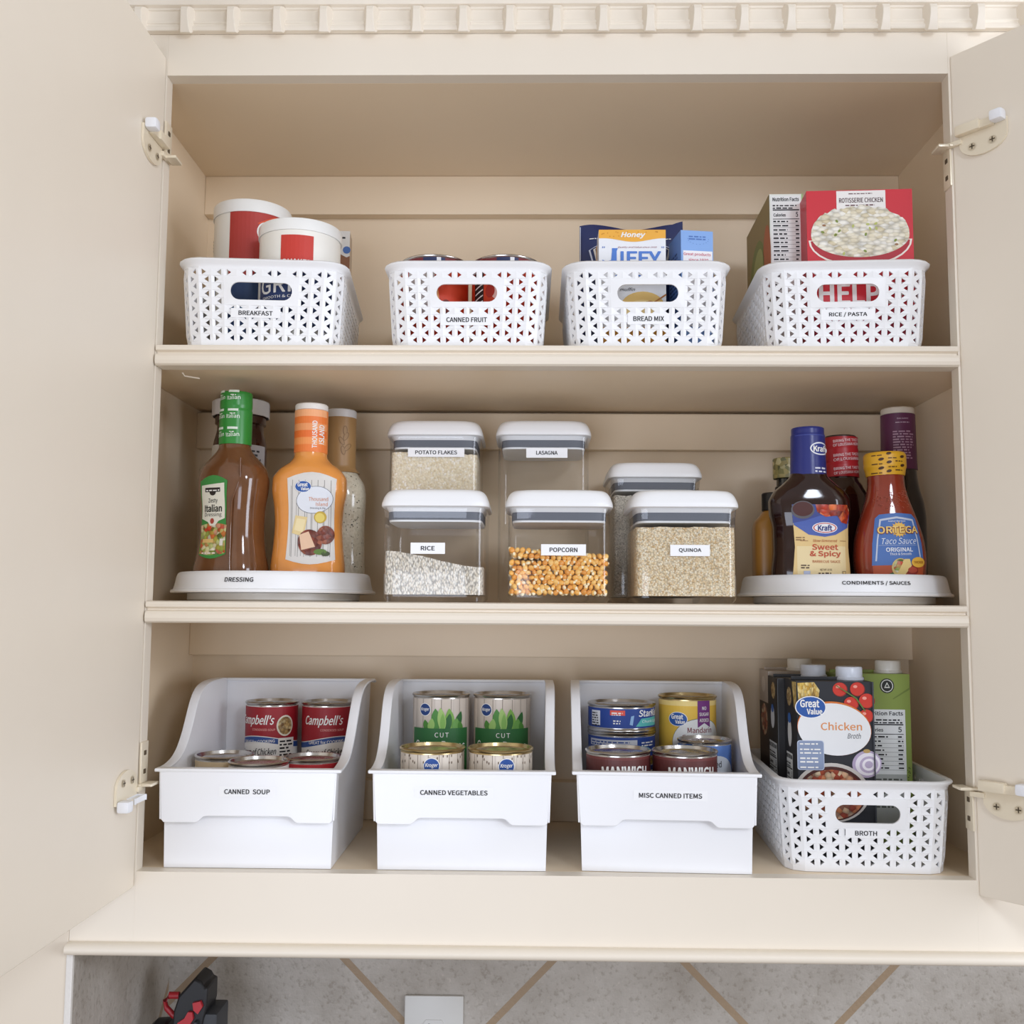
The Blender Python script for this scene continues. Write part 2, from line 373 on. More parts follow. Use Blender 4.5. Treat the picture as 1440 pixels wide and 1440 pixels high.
# crown moulding with dentils
bm = bmesh.new(); x0, x1 = -.5193, XR + .02
pr = [(.0, .9482), (-.008, .9482), (-.0088, .9500), (-.0088, .9535), (-.0068, .9545), (-.0068, .9570), (-.0076, .9575), (-.0076, .9600), (-.0056, .9608), (-.0050, .9635), (-.0050, .9735), (-.0068, .9745),
      (-.0068, .9765), (-.011, .978), (-.013, .984), (-.020, 1.01), (-.034, 1.04), (-.04, 1.08), (.0, 1.08)]
extrude_poly(bm, pr, 'x', x0, x1)
for k in range(23):
    xc = -.427 - .05353 * 2 + k * .05353
    if xc > x1 - .01: break
    pts = [(-.0045, .9760), (-.0110, .9755), (-.0160, .9730), (-.0180, .9680), (-.0175, .9610), (-.0150, .9500), (-.0125, .9440), (-.0095, .9440), (-.0045, .9500)]
    for v in extrude_poly(bm, pts, 'x', xc - 1, xc + 1): v.co.x = xc + math.copysign(.0086 - .0046 * min(1, max(0, (-v.co.y - .0045) / .0125)), v.co.x - xc)
bmesh.ops.recalc_face_normals(bm, faces=bm.faces)
mo = obj('crown_moulding', bm, PAINT, cab, smooth=20)
bv = mo.modifiers.new('b', 'BEVEL'); bv.width = .0024; bv.segments = 3; bv.limit_method = 'ANGLE'; bv.angle_limit = radians(50)
# doors
DW = .462
def cdoor(name, hx, width_dir, nrm, z0, z1, hinges, lab):
    """slab whose inner face contains the hinge corner; width_dir runs from the hinge, nrm points out of the inner face"""
    root = bpy.data.objects.new(name, None); COL.objects.link(root); root.parent = cab; root.location = (hx, -.0015, 0); root['label'] = lab
    wd = Vector(width_dir).normalized(); nn = Vector(nrm).normalized()
    def T(s, n, z): return (wd.x * s + nn.x * n, wd.y * s + nn.y * n, z)
    def slab(s0, s1, n0, n1, a, b, bm, bev=.0012, mi=0):
        mt = Matrix(((wd.x, nn.x, 0, 0), (wd.y, nn.y, 0, 0), (0, 0, 1, 0), (0, 0, 0, 1)))
        box(bm, s0, s1, n0, n1, a, b, bev, mi, mat=mt)
    bm = bmesh.new(); slab(0, DW, -.019, 0, z0, z1, bm); bmesh.ops.recalc_face_normals(bm, faces=bm.faces)
    obj('door_panel', bm, PAINT, root)
    return root, T, slab
def hinge(root, T, slab, zc, flip, xs, mats, pd=1, za=.0):
    """cup plate and arm on the door, folded plate screwed to the stile; xs is the sign toward the opening"""
    s = -1 if flip else 1; bm = bmesh.new()
    # cup plate lying on the door, rounded outline
    pts = []
    for k in range(13):
        a = pi * k / 12; pts.append((.036 + .027 * cos(a), -s * (.006 + .017 * sin(a))))
    pts += [(.009, s * .010), (.063, s * .010)][::1]
    A = [bm.verts.new(T(p[0], .0003, zc + p[1])) for p in pts]; B = [bm.verts.new(T(p[0], .0032, zc + p[1])) for p in pts]
    bm.faces.new(B); bm.faces.new(A[::-1])
    for i in range(len(pts)): bm.faces.new((A[i], A[(i + 1) % len(pts)], B[(i + 1) % len(pts)], B[i]))
    # screws
    for cx, cz in ((.024, -.011), (.047, -.011)):
        mt = Matrix.Translation(T(cx, .0038, zc + s * cz)); ring = [bm.verts.new(T(cx + .0042 * cos(a), .0042, zc + s * cz + .0042 * sin(a))) for a in [2 * pi * i / 12 for i in range(12)]]
        f = bm.faces.new(ring); f.material_index = 3
        for q in ((.0030, .0007), (.0007, .0030)):
            v = [bm.verts.new(T(cx + sx * q[0], .0044, zc + s * cz + sz * q[1])) for sx, sz in ((-1, -1), (1, -1), (1, 1), (-1, 1))]
            bm.faces.new(v).material_index = 2
    # white plastic damper housing and roller
    slab(.008, .036, .0032, .012, zc - .002 + s * .006, zc + .002 + s * .013, bm, .0015, 1 if flip else 0)
    slab(.034, .050, .0032, .010, zc - .002 + s * .006, zc + .002 + s * .011, bm, .0012, 0)
    slab(.049, .063, .0030, .016, zc - .006 + s * .011, zc + .006 + s * .011, bm, .003, 1)
    # link arm from the cup to the stile
    slab(-.004, .012, .002, .006, zc - .004, zc + .0015, bm, .0008, 0)
    bmesh.ops.recalc_face_normals(bm, faces=bm.faces)
    zi = zc - s * .002 + za; p = pd * s; ox = root.location.x; xe = xs * HW - ox + 0.0
    # folded bracket on the inner edge of the stile
    def bx(x0, x1, y0, y1, z0, z1, mi=0): box(bm, min(x0, x1), max(x0, x1), y0, y1, min(z0, z1), max(z0, z1), .0006, mi)
    ins = -xs * .0022; bx(xe, xe + ins, -.0005, .019, zi, zi - p * .045)
    bx(xe - xs * .004, xe - xs * .016, -.005, .017, zi - .0015, zi + .0015)
    bx(xe + xs * .006, xe - xs * .004, -.006, .004, zi - .0012, zi + .0012)
    for dz in (.013, .033): bx(xe + ins, xe + ins * 1.25, .006, .012, zi - p * dz - .0025, zi - p * dz + .0025, 2)
    return obj('hinge', bm, mats, root, smooth=35)
HM = [P('#efe4cd', .3, .15, .04, name='hinge_cream_metal'), P('#f3f5fa', .35, var=.01), P('#5a4d3a', .6), P('#d8cbb2', .35, .4)]
a = radians(90.6)
root, T, slab = cdoor('cabinet_door', -HW - .0012, (-cos(a) * -1, -sin(a), 0), (1, .0, 0), -.0157, .9183, (), 'open cabinet door seen nearly edge-on beside the breakfast basket')
hinge(root, T, slab, .800, False, -1, HM, -1); hinge(root, T, slab, .090, True, -1, HM)
a = radians(39)
root, T, slab = cdoor('cabinet_door', HW + .0022, (sin(a), -cos(a), 0), (-cos(a), -sin(a), 0), -.0157, .9178, (), 'cabinet door swung wide open beside the rice and pasta basket')
hinge(root, T, slab, .812, False, 1, HM); hinge(root, T, slab, .092, False, 1, HM, 1, .006)
# stray staple hanging from the underside of the upper shelf
bm = bmesh.new(); tube(bm, [(-.430, .03, .5545), (-.4285, .034, .5515), (-.412, .038, .5495)], .0009, 6); obj('peg', bm, PAINT, cab, smooth=40)

# ------------------------------------------------------------------ outlet below
ou = thing('wall_outlet', 'white duplex outlet with its cover plate on the grey stone tiles', 'outlet', (-.1526, TB, -.2355))
bm = bmesh.new(); box(bm, -.0397, .0397, -.0055, .0, -.115, 0, .002); obj('cover_plate', bm, P('#d6d5d1', .35), ou, smooth=40)
for zc in (-.044, -.082):
    bm = bmesh.new(); pts = [(-.0165, .004), (-.0165, -.004), (-.0105, -.0135), (.0105, -.0135), (.0165, -.004), (.0165, .004), (.0105, .0135), (-.0105, .0135)]
    extrude_poly(bm, [(p[0], p[1] + zc) for p in pts], 'y', -.0068, -.0050); s = obj('socket', bm, P('#dcdbd8', .35), ou)
    d = Dec(plane_map(-.0068), None, .0002)
    for x, w, h in ((-.0062, .0022, .0085), (.0062, .0022, .007)): d.rect(x - w / 2, zc + .0045 - h / 2, x + w / 2, zc + .0045 + h / 2, '#1a1a1a')
    d.ell(0, zc - .0075, .0024, .0024, '#1a1a1a', 1, 12); pts2 = pts
    o2 = d.build('slots', s)

# ------------------------------------------------------------------ red  and black gadget in the corner
g = thing('cordless_blower', 'black and red handheld power tool standing in the tiled corner', 'tool', (-.442, .20, -.46))
BK = P('#17171a', .45, var=.2); RD = P('#b3262f', .4, var=.15); DG = P('#34363a', .55)
bm = bmesh.new()
loft(bm, [(0, .050, .045, 2.6), (.05, .050, .045, 2.6), (.10, .040, .036, 2.4), (.18, .030, .028, 2.2), (.205, .026, .025, 2.4)], 28, 18)
obj('body', bm, BK, g, smooth=40)
bm = bmesh.new(); box(bm, .012, .052, -.030, .020, .120, .232, .004); obj('battery', bm, DG, g, smooth=40)
bm = bmesh.new(); loft(bm, [(.14, .018, .020, 2.5), (.19, .026, .030, 2.5), (.212, .022, .030, 2.2), (.222, .008, .016, 2)], 24, 12); o = obj('red_housing', bm, RD, g, smooth=50); o.location = (.012, -.018, 0)
bm = bmesh.new(); pts = [(-.030, .205), (-.026, .236), (-.018, .252), (-.004, .262), (.010, .272), (.022, .268), (.028, .262), (.034, .262), (.034, .240), (.028, .222), (.022, .200), (-.012, .196)]
extrude_poly(bm, pts, 'y', -.032, .012); o = obj('head', bm, BK, g, smooth=30); m = o.modifiers.new('b', 'BEVEL'); m.width = .004; m.segments = 2; m.limit_method = 'ANGLE'
bm = bmesh.new(); pts = [(-.016, .224), (-.004, .229), (.002, .236), (.010, .236), (.012, .228), (.004, .220), (-.014, .217)]; extrude_poly(bm, pts, 'y', -.037, -.030); obj('red_trim', bm, RD, g)
bm = bmesh.new(); pts = [(.010, .246), (.024, .248), (.028, .242), (.020, .234), (.012, .238)]; extrude_poly(bm, pts, 'y', -.037, -.030); obj('red_button', bm, RD, g)
bm = bmesh.new(); tube(bm, [(-.024, -.012, .222), (-.036, -.012, .224), (-.049, -.012, .232), (-.052, -.012, .240), (-.044, -.012, .246), (-.026, -.012, .246)], .0042, 8); obj('trigger_loop', bm, RD, g, smooth=50)
bm = bmesh.new(); lathe(bm, [(0, 0), (.020, 0), (.022, .004), (.018, .016), (.010, .020), (0, .020)], 24); o = obj('knob', bm, BK, g, smooth=40); o.location = (-.044, -.010, .205); o.rotation_euler = (0, radians(-80), 0)
bm = bmesh.new(); box(bm, .014, .020, -.040, -.030, .198, .226, .001); obj('switch', bm, DG, g)

for _c in g.children: _c.scale = (.68, 1, 1.07); _c.location.z *= 1.07; _c.location.x *= .68

# ------------------------------------------------------------------ woven plastic baskets
def rr_point(s, a, b, r):
    """point and outward normal at arc length s (0 = middle of the front, running toward +x) on a rounded rectangle"""
    segs = [('l', (0, -b), (a - r, -b)), ('c', (a - r, -b + r), -90), ('l', (a, -b + r), (a, b - r)), ('c', (a - r, b - r), 0), ('l', (a - r, b), (-a + r, b)), ('c', (-a + r, b - r), 90), ('l', (-a, b - r), (-a, -b + r)), ('c', (-a + r, -b + r), 180), ('l', (-a + r, -b), (0, -b))]
    for g in segs:
        if g[0] == 'l':
            L = math.dist(g[1], g[2])
            if s <= L or g is segs[-1]:
                t = s / L; d = ((g[2][0] - g[1][0]) / L, (g[2][1] - g[1][1]) / L); return (g[1][0] + d[0] * s, g[1][1] + d[1] * s), (d[1], -d[0])
        else:
            L = r * pi / 2
            if s <= L: an = radians(g[2]) + s / r; return (g[1][0] + r * cos(an), g[1][1] + r * sin(an)), (cos(an), sin(an))
        s -= L
BA, BB, BRR, BH = .0925, .1250, .024, .0960        # half width, half depth at the rim, corner radius, height
PER = 4 * (BA - BRR) + 4 * (BB - BRR) + 2 * pi * BRR
NC = 58; CW = PER / NC; R0, RH, NR = .0060, .0083, 10
def bmap(s, z, o=0):
    (x, y), n = rr_point(s % PER, BA, BB, BRR); k = 1 - .065 * (1 - z / BH); return ((x * k + n[0] * o), (y * k + n[1] * o), z)
def bquad(bm, P4, cache):
    vs = []
    for p in P4:
        k = (round(p[0] % PER, 6), round(p[1], 6))
        if k not in cache: cache[k] = bm.verts.new(bmap(p[0], p[1], p[2] if len(p) > 2 else 0))
        if cache[k] not in vs: vs.append(cache[k])
    if len(vs) > 2:
        try: bm.faces.new(vs)
        except ValueError: pass
def basket_body():
    bm = bmesh.new(); cache = {}
    for i in range(NC):
        s0 = i * CW; s1 = s0 + CW; m = (s0 + s1) / 2
        fi = i if i < NC // 2 else i - NC
        fr = -3 <= fi <= 2 or -3 <= (fi - NC // 2) <= 2 or fi < -NC // 2 + 3
        for lo, hi in ((0, R0), (R0 + NR * RH, BH)): bquad(bm, [(s0, lo), (s1, lo), (s1, hi), (s0, hi)], cache)
        for j in range(NR):
            z0 = R0 + j * RH; z1 = z0 + RH; zm = (z0 + z1) / 2
            if fr and 5 <= j <= 8: continue
            up = (i + j) % 2 == 0; w = .0025; h = .0034
            if up: T = [(m - .0013 - w, zm - h), (m - .0013 + w, zm), (m - .0013 - w, zm + h)]     # points toward +s
            else: T = [(m + .0013 + w, zm + h), (m + .0013 - w, zm), (m + .0013 + w, zm - h)]      # points toward -s
            A, B, C, D = (s0, z0, .0011), (s1, z0, .0011), (s1, z1, .0011), (s0, z1, .0011)
            if up:
                bquad(bm, [A, B, T[1], T[0]], cache); bquad(bm, [B, C, T[1]], cache); bquad(bm, [C, D, T[2], T[1]], cache); bquad(bm, [D, A, T[0], T[2]], cache)
            else:
                bquad(bm, [C, D, T[1], T[0]], cache); bquad(bm, [D, A, T[1]], cache); bquad(bm, [A, B, T[2], T[1]], cache); bquad(bm, [B, C, T[0], T[2]], cache)
    # hand holes front and back: plate with a stadium slot
    for c0 in (0, PER / 2):
        z0 = R0 + 5 * RH; z1 = R0 + 9 * RH; zc = (z0 + z1) / 2 - .0005; hw = 3 * CW; n = 24; r = .0100; L = .0355
        outer = []; inner = []
        for k in range(4 * n):
            t = 2 * pi * k / (4 * n) + pi / 4
            # outer rectangle point by angle sector
            q = k / n; e = int(q); f = q - e
            cor = [(hw, z1), (-hw, z1), (-hw, z0), (hw, z0)]; a_, b_ = cor[e], cor[(e + 1) % 4]
            outer.append((c0 + a_[0] + (b_[0] - a_[0]) * f, a_[1] + (b_[1] - a_[1]) * f))
            cx = L - r
            # stadium: matching parametrisation
            icor = [(L - r * .3, r * .72), (-L + r * .3, r * .72), (-L + r * .3, -r * .72), (L - r * .3, -r * .72)]
            if e in (0, 2):
                sg = 1 if e == 0 else -1; xx = sg * ((L - .003) - 2 * (L - .003) * f)
                zz = sg * (r if abs(xx) <= cx else math.sqrt(max(0, r * r - (abs(xx) - cx) ** 2)))
            else:
                sg = -1 if e == 1 else 1; x_e = L - .003; a0 = math.atan2(math.sqrt(max(0, r * r - (x_e - cx) ** 2)), x_e - cx)
                an = a0 - 2 * a0 * f; zz = -sg * 0 + (r * sin(an) if e == 1 else -r * sin(an)); xx = sg * (cx + r * cos(an))
            inner.append((c0 + xx, zc + zz))
        vo = [bm.verts.new(bmap(p[0], p[1], .0009)) for p in outer]; vi = [bm.verts.new(bmap(p[0], p[1], .0016)) for p in inner]
        for k in range(4 * n): bm.faces.new((vo[k], vo[(k + 1) % (4 * n)], vi[(k + 1) % (4 * n)], vi[k]))
    bmesh.ops.recalc_face_normals(bm, faces=bm.faces)
    me = bpy.data.meshes.new('woven_body'); bm.to_mesh(me); bm.free(); me.materials.append(WHITE); return me
_bbody = basket_body()
def basket_floor():
    bm = bmesh.new(); n = 80; a = [bm.verts.new(bmap(PER * i / n, .0012, -.0005)) for i in range(n)]; b = [bm.verts.new(bmap(PER * i / n, .0036, -.0015)) for i in range(n)]
    bm.faces.new(a[::-1]); bm.faces.new(b)
    for i in range(n): bm.faces.new((a[i], a[(i + 1) % n], b[(i + 1) % n], b[i]))
    return bm
def make_basket(label, loc, rz):
    t = thing('woven_basket', label, 'basket', loc, rz, 'white woven plastic baskets')
    o = link('woven_body', _bbody, t); md = o.modifiers.new('s', 'SOLIDIFY'); md.thickness = .0019; md.offset = -1
    obj('floor_plate', basket_floor(), WHITE, t, smooth=40)
    bm = bmesh.new(); n = 96
    ring = [(.0000, .0905), (.0010, .0945), (.0042, .0965), (.0050, .0985), (.0032, .1000), (-.0018, .0998), (-.0026, .0965), (-.0022, .0905)]
    R = [[bm.verts.new(bmap(PER * i / n, z, o_)) for o_, z in ring] for i in range(n)]
    for i in range(n):
        for k in range(len(ring)): bm.faces.new((R[i][k], R[(i + 1) % n][k], R[(i + 1) % n][(k + 1) % len(ring)], R[i][(k + 1) % len(ring)]))
    bmesh.ops.recalc_face_normals(bm, faces=bm.faces)
    obj('rim', bm, WHITE, t, smooth=60)
    return t
def basket_label(t, s, tw, th, lw, lh, cx=0, cz=.0405):
    d = Dec(lambda u, v, o: (u, -(BB * (1 - .065 * (1 - v / BH))) - .0009 - o, v), None, .0002)
    d.rect(cx - lw / 2, cz - lh / 2, cx + lw / 2, cz + lh / 2, TAPE, 1); d.text(s, cx, cz, tw, th, INK, 3, .03); d.build('name_sticker', t)
Z1 = ZS1 + .0004
B1 = make_basket('white woven basket of hot cereal tubs on the top shelf, stickered for breakfast', (-.345, .130, Z1), radians(4.8)); basket_label(B1, 'BREAKFAST', .0385, .0052, .056, .0105, -.006, .0385)
B2 = make_basket('white woven basket of round fruit cans on the top shelf', (-.100, .136, Z1), 0); basket_label(B2, 'CANNED FRUIT', .0465, .0056, .060, .0125, .000, .0330)
B3 = make_basket('white woven basket holding baking mix boxes and a navy pouch', (.108, .136, Z1), radians(-.6)); basket_label(B3, 'BREAD MIX', .0350, .0055, .0475, .0125, .001, .0345)
B4 = make_basket('white woven basket with dinner boxes, below the top hinge of the wide open door', (.340, .134, Z1), radians(-3.2)); basket_label(B4, 'RICE / PASTA', .0425, .0056, .060, .0125, .000, .0390)
B5 = make_basket('white woven basket of broth cartons on the cabinet floor', (.3495, .142, .0004), radians(-3.0)); basket_label(B5, 'BROTH', .0235, .0052, .044, .0105, -.002, .0430)

# ------------------------------------------------------------------ stepped white bins with a scooped side
def make_bin(label, text, tw, loc, rz, dx=0, dz=0, gap=1):
    t = thing('storage_bin', label, 'bin', loc, rz, 'white scoop front storage bins')
    w0, w1 = .0915, .0965; D = .230; zf = .106
    def wx(z): return w0 + (w1 - w0) * z / .19
    prof = [(.002, .1055), (.020, .1065), (.040, .110), (.056, .117), (.070, .128), (.082, .141), (.092, .154), (.102, .167), (.114, .178), (.130, .1855), (.152, .189), (.175, .190), (.214, .190), (.224, .188)]
    bm = bmesh.new(); th = .0022
    for s in (-1, 1):     # side walls
        out = [(.0006, 0), (D - .014, 0)] + [(D, .19)] * 0 + [(D - .004, .186)] + prof[::-1] + [(.0006, .1055)]
        vs = extrude_poly(bm, out, 'x', s * (w0 - th / 2) - th / 2, s * (w0 - th / 2) + th / 2)
        for v in vs: v.co.x += s * (w1 - w0) * v.co.z / .19
    for f in list(bm.faces):
        pass
    # front, floor, back, step
    vs = box(bm, -w0 - .0003, w0 + .0003, -.0004, th, 0, .1055, .0006)
    for v in vs: v.co.x *= wx(v.co.z) / w0
    box(bm, -w0 + .001, w0 - .001, .001, D - .016, .0110, .0136, 0)
    vs = extrude_poly(bm, [(D - .0155, 0), (D - .0125, 0), (D + .0000, .186), (D - .003, .188)], 'x', -w0, w0)
    for v in vs: v.co.x *= wx(v.co.z) / w0
    obj('tub', bm, BINW, t, smooth=40)
    bm = bmesh.new(); box(bm, -w0 + .004, w0 - .004, .1420, .1440, .0138, .0636, .0004); box(bm, -w0 + .004, w0 - .004, .1420, .2150, .0616, .0636, .0004); obj('inner_step', bm, BINW, t)
    # flanged edge following the scoop
    bm = bmesh.new(); rim = []
    path = [(-.0065, .1055, 1)] + [(y, z, 1) for y, z in prof]
    def strip(pts, s):
        rows = []
        for k, (y, z) in enumerate(pts):
            y0, z0 = pts[max(0, k - 1)]; y1, z1 = pts[min(len(pts) - 1, k + 1)]; L = math.hypot(y1 - y0, z1 - z0); ny, nz = -(z1 - z0) / L, (y1 - y0) / L
            x = wx(z); sec = [(-.0024, -.001), (.0066, -.0012), (.0080, -.0002), (.0074, .0018), (-.0010, .0022), (-.0032, .0012)]
            rows.append([bm.verts.new((s * (x + q), y + ny * r, z + nz * r)) for q, r in sec])
        for k in range(len(rows) - 1):
            for i in range(6): bm.faces.new((rows[k][i], rows[k][(i + 1) % 6], rows[k + 1][(i + 1) % 6], rows[k + 1][i]))
        bm.faces.new(rows[0]); bm.faces.new(rows[-1][::-1])
    fine = []
    pp = [(-.0065, .1055)] + prof
    for k in range(len(pp) - 1):
        for q in range(4): t_ = q / 4; fine.append((pp[k][0] + (pp[k + 1][0] - pp[k][0]) * t_, pp[k][1] + (pp[k + 1][1] - pp[k][1]) * t_))
    fine += [(.2285, .1865)]
    for it in range(3): fine = [fine[0]] + [((fine[k - 1][0] + 2 * fine[k][0] + fine[k + 1][0]) / 4, (fine[k - 1][1] + 2 * fine[k][1] + fine[k + 1][1]) / 4) for k in range(1, len(fine) - 1)] + [fine[-1]]
    strip(fine, -1); strip(fine, 1)
    box(bm, -wx(.11) - .0082, wx(.11) + .0082, -.0105, .0025, .1040, .1078, .0014)      # front flange
    box(bm, -wx(.19) - .004, wx(.19) + .004, D - .007, D + .003, .1868, .1905, .0012)
    bmesh.ops.recalc_face_normals(bm, faces=bm.faces); obj('flange', bm, BINW, t, smooth=50)
    # pull panel in front with a notched lower edge
    bm = bmesh.new(); a = w0 + .0052; zb, zn = .0500, .0570
    pts = [(-a, .1050), (-a + .0012, zb + .003), (-a + .004, zb), (-a + .040, zb), (-a + .0425, zb + .0012), (-a + .0480, zn - .001), (-a + .0515, zn), (a - .0515, zn), (a - .0480, zn - .001), (a - .0425, zb + .0012), (a - .040, zb), (a - .004, zb), (a - .0012, zb + .003), (a, .1050)]
    extrude_poly(bm, [(p[0], p[1]) for p in pts], 'y', -.0092, -.0072)
    for s in (-1, 1): box(bm, s * a - .001, s * a + .001, -.0085, .004, zb + .003, .1050, .0)
    for v in bm.verts: v.co.x *= 1 - .02 * (1 - (v.co.z - zb) / .055)
    bmesh.ops.recalc_face_normals(bm, faces=bm.faces)
    o = obj('pull_panel', bm, BINW, t); md = o.modifiers.new('b', 'BEVEL'); md.width = .0007; md.segments = 2; md.limit_method = 'ANGLE'; md.angle_limit = radians(50)
    d = Dec(plane_map(-.0093), None, .0002); cz = .0835 + dz
    words = text.split('|')
    d.rect(dx - tw / 2 - .006, cz - .0055, dx + tw / 2 + .006, cz + .0055, TAPE, 0); d.text(text, dx, cz, tw, .0052, INK, 3, .03); d.build('name_sticker', t)
    return t
N1 = make_bin('white scoop bin of soup cans beside the narrow edge-on door', 'CANNED  SOUP', .050, (-.334, .017, .0004), 0)
N2 = make_bin('white scoop bin holding green bean cans', 'CANNED VEGETABLES', .0735, (-.0995, .017, .0004), 0, -.0085, .001)
N3 = make_bin('white scoop bin with mixed cans of tuna, fruit and sauce', 'MISC CANNED ITEMS', .0680, (.1235, .017, .0004), radians(-2.4), .004, 0)

# ------------------------------------------------------------------ turntables
def turntable(label, text, tw, loc, dx, R=.1215):
    t = thing('turntable', label, 'turntable', loc, 0, 'white plastic turntables')
    bm = bmesh.new(); lathe(bm, [(0, 0), (R * .84, 0), (R * .86, .002), (R * .86, .0095), (R * .6, .0095), (0, .0095)], 96); obj('base_ring', bm, P('#e4e4e2', .35), t, smooth=40)
    bm = bmesh.new(); lathe(bm, [(0, .0100), (R - .008, .0100), (R + .0022, .0098), (R + .0030, .0112), (R + .0022, .0132), (R - .0005, .0142), (R - .0022, .020), (R - .0040, .0290), (R - .0056, .0330), (R - .0078, .0345), (R - .0092, .0335), (R - .0098, .029), (R - .0102, .0160), (0, .0160)], 96)
    obj('tray', bm, WHITE, t, smooth=35)
    f = lambda u, v, o: (sin(u / R) * (R - .0040 + o + (.0290 - v) * .25), -cos(u / R) * (R - .0040 + o + (.0290 - v) * .25), v)
    d = Dec(f, .006, .0003); d.text(text, dx, .0242, tw, .0051, INK, 2, .03); d.build('lettering', t); return t
TT1 = turntable('white turntable carrying the salad dressing bottles', 'DRESSING', .0345, (-.344, .146, ZS2 + .0003), -.0125)
TT2 = turntable('white turntable carrying the barbecue and taco sauce bottles', 'CONDIMENTS / SAUCES', .0800, (.3595, .146, ZS2 + .0003), .0035, .1245)
ZT = ZS2 + .0003 + .0162       # tray floor

# ------------------------------------------------------------------ clear canisters
def canister(label, loc, H, a=.0578, text=None, tw=.02, lw=.04, lx=0, lz=.07, lh=.012):
    t = thing('food_canister', label, 'canister', loc, 0, 'clear square canisters with white lids'); zb = H - .0225
    bm = bmesh.new(); loft(bm, [(0, a - .004, a - .004, 9), (.003, a - .001, a - .001, 9), (.006, a, a, 9), (zb - .012, a, a, 9), (zb, a + .001, a + .001, 9)], 64, 12, cap=False)
    bm.faces.new([v for v in bm.verts if abs(v.co.z) < 1e-6][:]) if False else None
    n = 64
    for z, q in ((0, a - .004),):
        ring = [v for v in bm.verts if abs(v.co.z - z) < 1e-6]; ring.sort(key=lambda v: math.atan2(v.co.y, v.co.x)); bm.faces.new(ring)
    obj('clear_body', bm, CLEAR, t, smooth=45)
    bm = bmesh.new(); loft(bm, [(zb - .0125, a - .0040, a - .0040, 8), (zb - .0035, a - .0040, a - .0040, 8)], 64, 2); obj('gasket', bm, GREY, t, smooth=45)
    bm = bmesh.new(); loft(bm, [(zb - .0148, a - .0050, a - .0050, 8), (zb - .0126, a - .0046, a - .0046, 8)], 64, 2); loft(bm, [(zb - .0034, a - .0044, a - .0044, 8), (zb + .0025, a - .001, a - .001, 8)], 64, 2)
    obj('lid_liner', bm, P('#e9ecf0', .35), t, smooth=45)
    bm = bmesh.new(); k = a + .0035
    loft(bm, [(zb + .0018, k - .0012, k - .0012, 8), (zb + .0028, k, k, 8), (zb + .0045, k, k, 8), (zb + .012, k - .0018, k - .0018, 7.5), (H - .0045, k - .0045, k - .0045, 6.5), (H - .0012, k - .0082, k - .0082, 6), (H, k - .014, k - .014, 5)], 72, 18)
    lathe(bm, [(.0215, H - .0002), (.0215, H + .0006), (.020, H + .0010), (0, H + .0010)], 40)
    obj('lid', bm, WHITE, t, smooth=50)
    if text:
        d = Dec(plane_map(-a - .0002), None, .0002); d.rect(lx - lw / 2, lz - lh / 2, lx + lw / 2, lz + lh / 2, TAPE, 1); d.text(text, lx, lz, tw, .0050, INK, 3, .03); d.build('name_sticker', t)
    return t
def content(name, label, cat, loc, mat, h0, h1, a=.0555, z0=.008, seed=1, amp=.0015, kind='stuff', loose=None):
    """a fill whose surface runs from height h0 at one side to h1 at the other"""
    bm = bmesh.new(); R = random.Random(seed); n = 26; top = []
    for j in range(n + 1):
        row = []
        for i in range(n + 1):
            u, v = -1 + 2 * i / n, -1 + 2 * j / n
            r = 1 if max(abs(u), abs(v)) < .9 else 1 - .035 * min(abs(u), abs(v)) ** 12
            t = (u + 1) / 2; z = h0 + (h1 - h0) * (3 * t * t - 2 * t ** 3) + R.uniform(-amp, amp) + (.004 * (1 - v) * .2)
            row.append(bm.verts.new((u * a * r, v * a * r, z)))
        top.append(row)
    for j in range(n):
        for i in range(n): bm.faces.new((top[j][i], top[j][i + 1], top[j + 1][i + 1], top[j + 1][i]))
    edge = [top[0][i] for i in range(n)] + [top[j][n] for j in range(n)] + [top[n][i] for i in range(n, 0, -1)] + [top[j][0] for j in range(n, 0, -1)]
    low = [bm.verts.new((v.co.x, v.co.y, z0)) for v in edge]; bm.faces.new(low[::-1])
    for i in range(len(edge)): bm.faces.new((low[i], low[(i + 1) % len(edge)], edge[(i + 1) % len(edge)], edge[i]))
    bmesh.ops.recalc_face_normals(bm, faces=bm.faces)
    o = obj(name, bm, mat, None, loc, smooth=50); return tag(o, label, cat, None, kind)
ZC = ZS2 + .0006
RICEM = cells('rice_grains', ['#ece2d0', '#f8f1e4', '#fdf9f0', '#e2d6c2'], 560, (1, 1, .5), .5, 1.0, dark=.6, dist=.0015)
QUINM = cells('quinoa_grains', ['#e6cb9e', '#f6e4c0', '#fdf3dc', '#d6b482', '#f8eacc'], 520, (1, 1, 1), .5, .9, dark=.38, dist=.0015)
FLAKM = cells('potato_flakes', ['#efe2c4', '#f6edd6', '#e3d2ae', '#fffaf0'], 420, (1, 1, 1), .7, .8, dark=.12, dist=.001)
CHIAM = cells('grey_seeds', ['#c2bdb2', '#e6e1d6', '#d0cabd', '#a8a398'], 640, (1, 1, 1), .6, .9, dark=.25, dist=.001)
c1 = (-.1340, .0695, ZC); canister('short clear canister of rice, frontmost of the row beside the dressing turntable', c1, .1270, text='RICE', tw=.0155, lw=.0385, lx=-.0065, lz=.0595, lh=.0125)
c2 = (.0065, .0705, ZC); canister('short clear canister half full of orange popcorn kernels', c2, .1270, text='POPCORN', tw=.0310, lw=.050, lx=.0045, lz=.0585, lh=.0125)
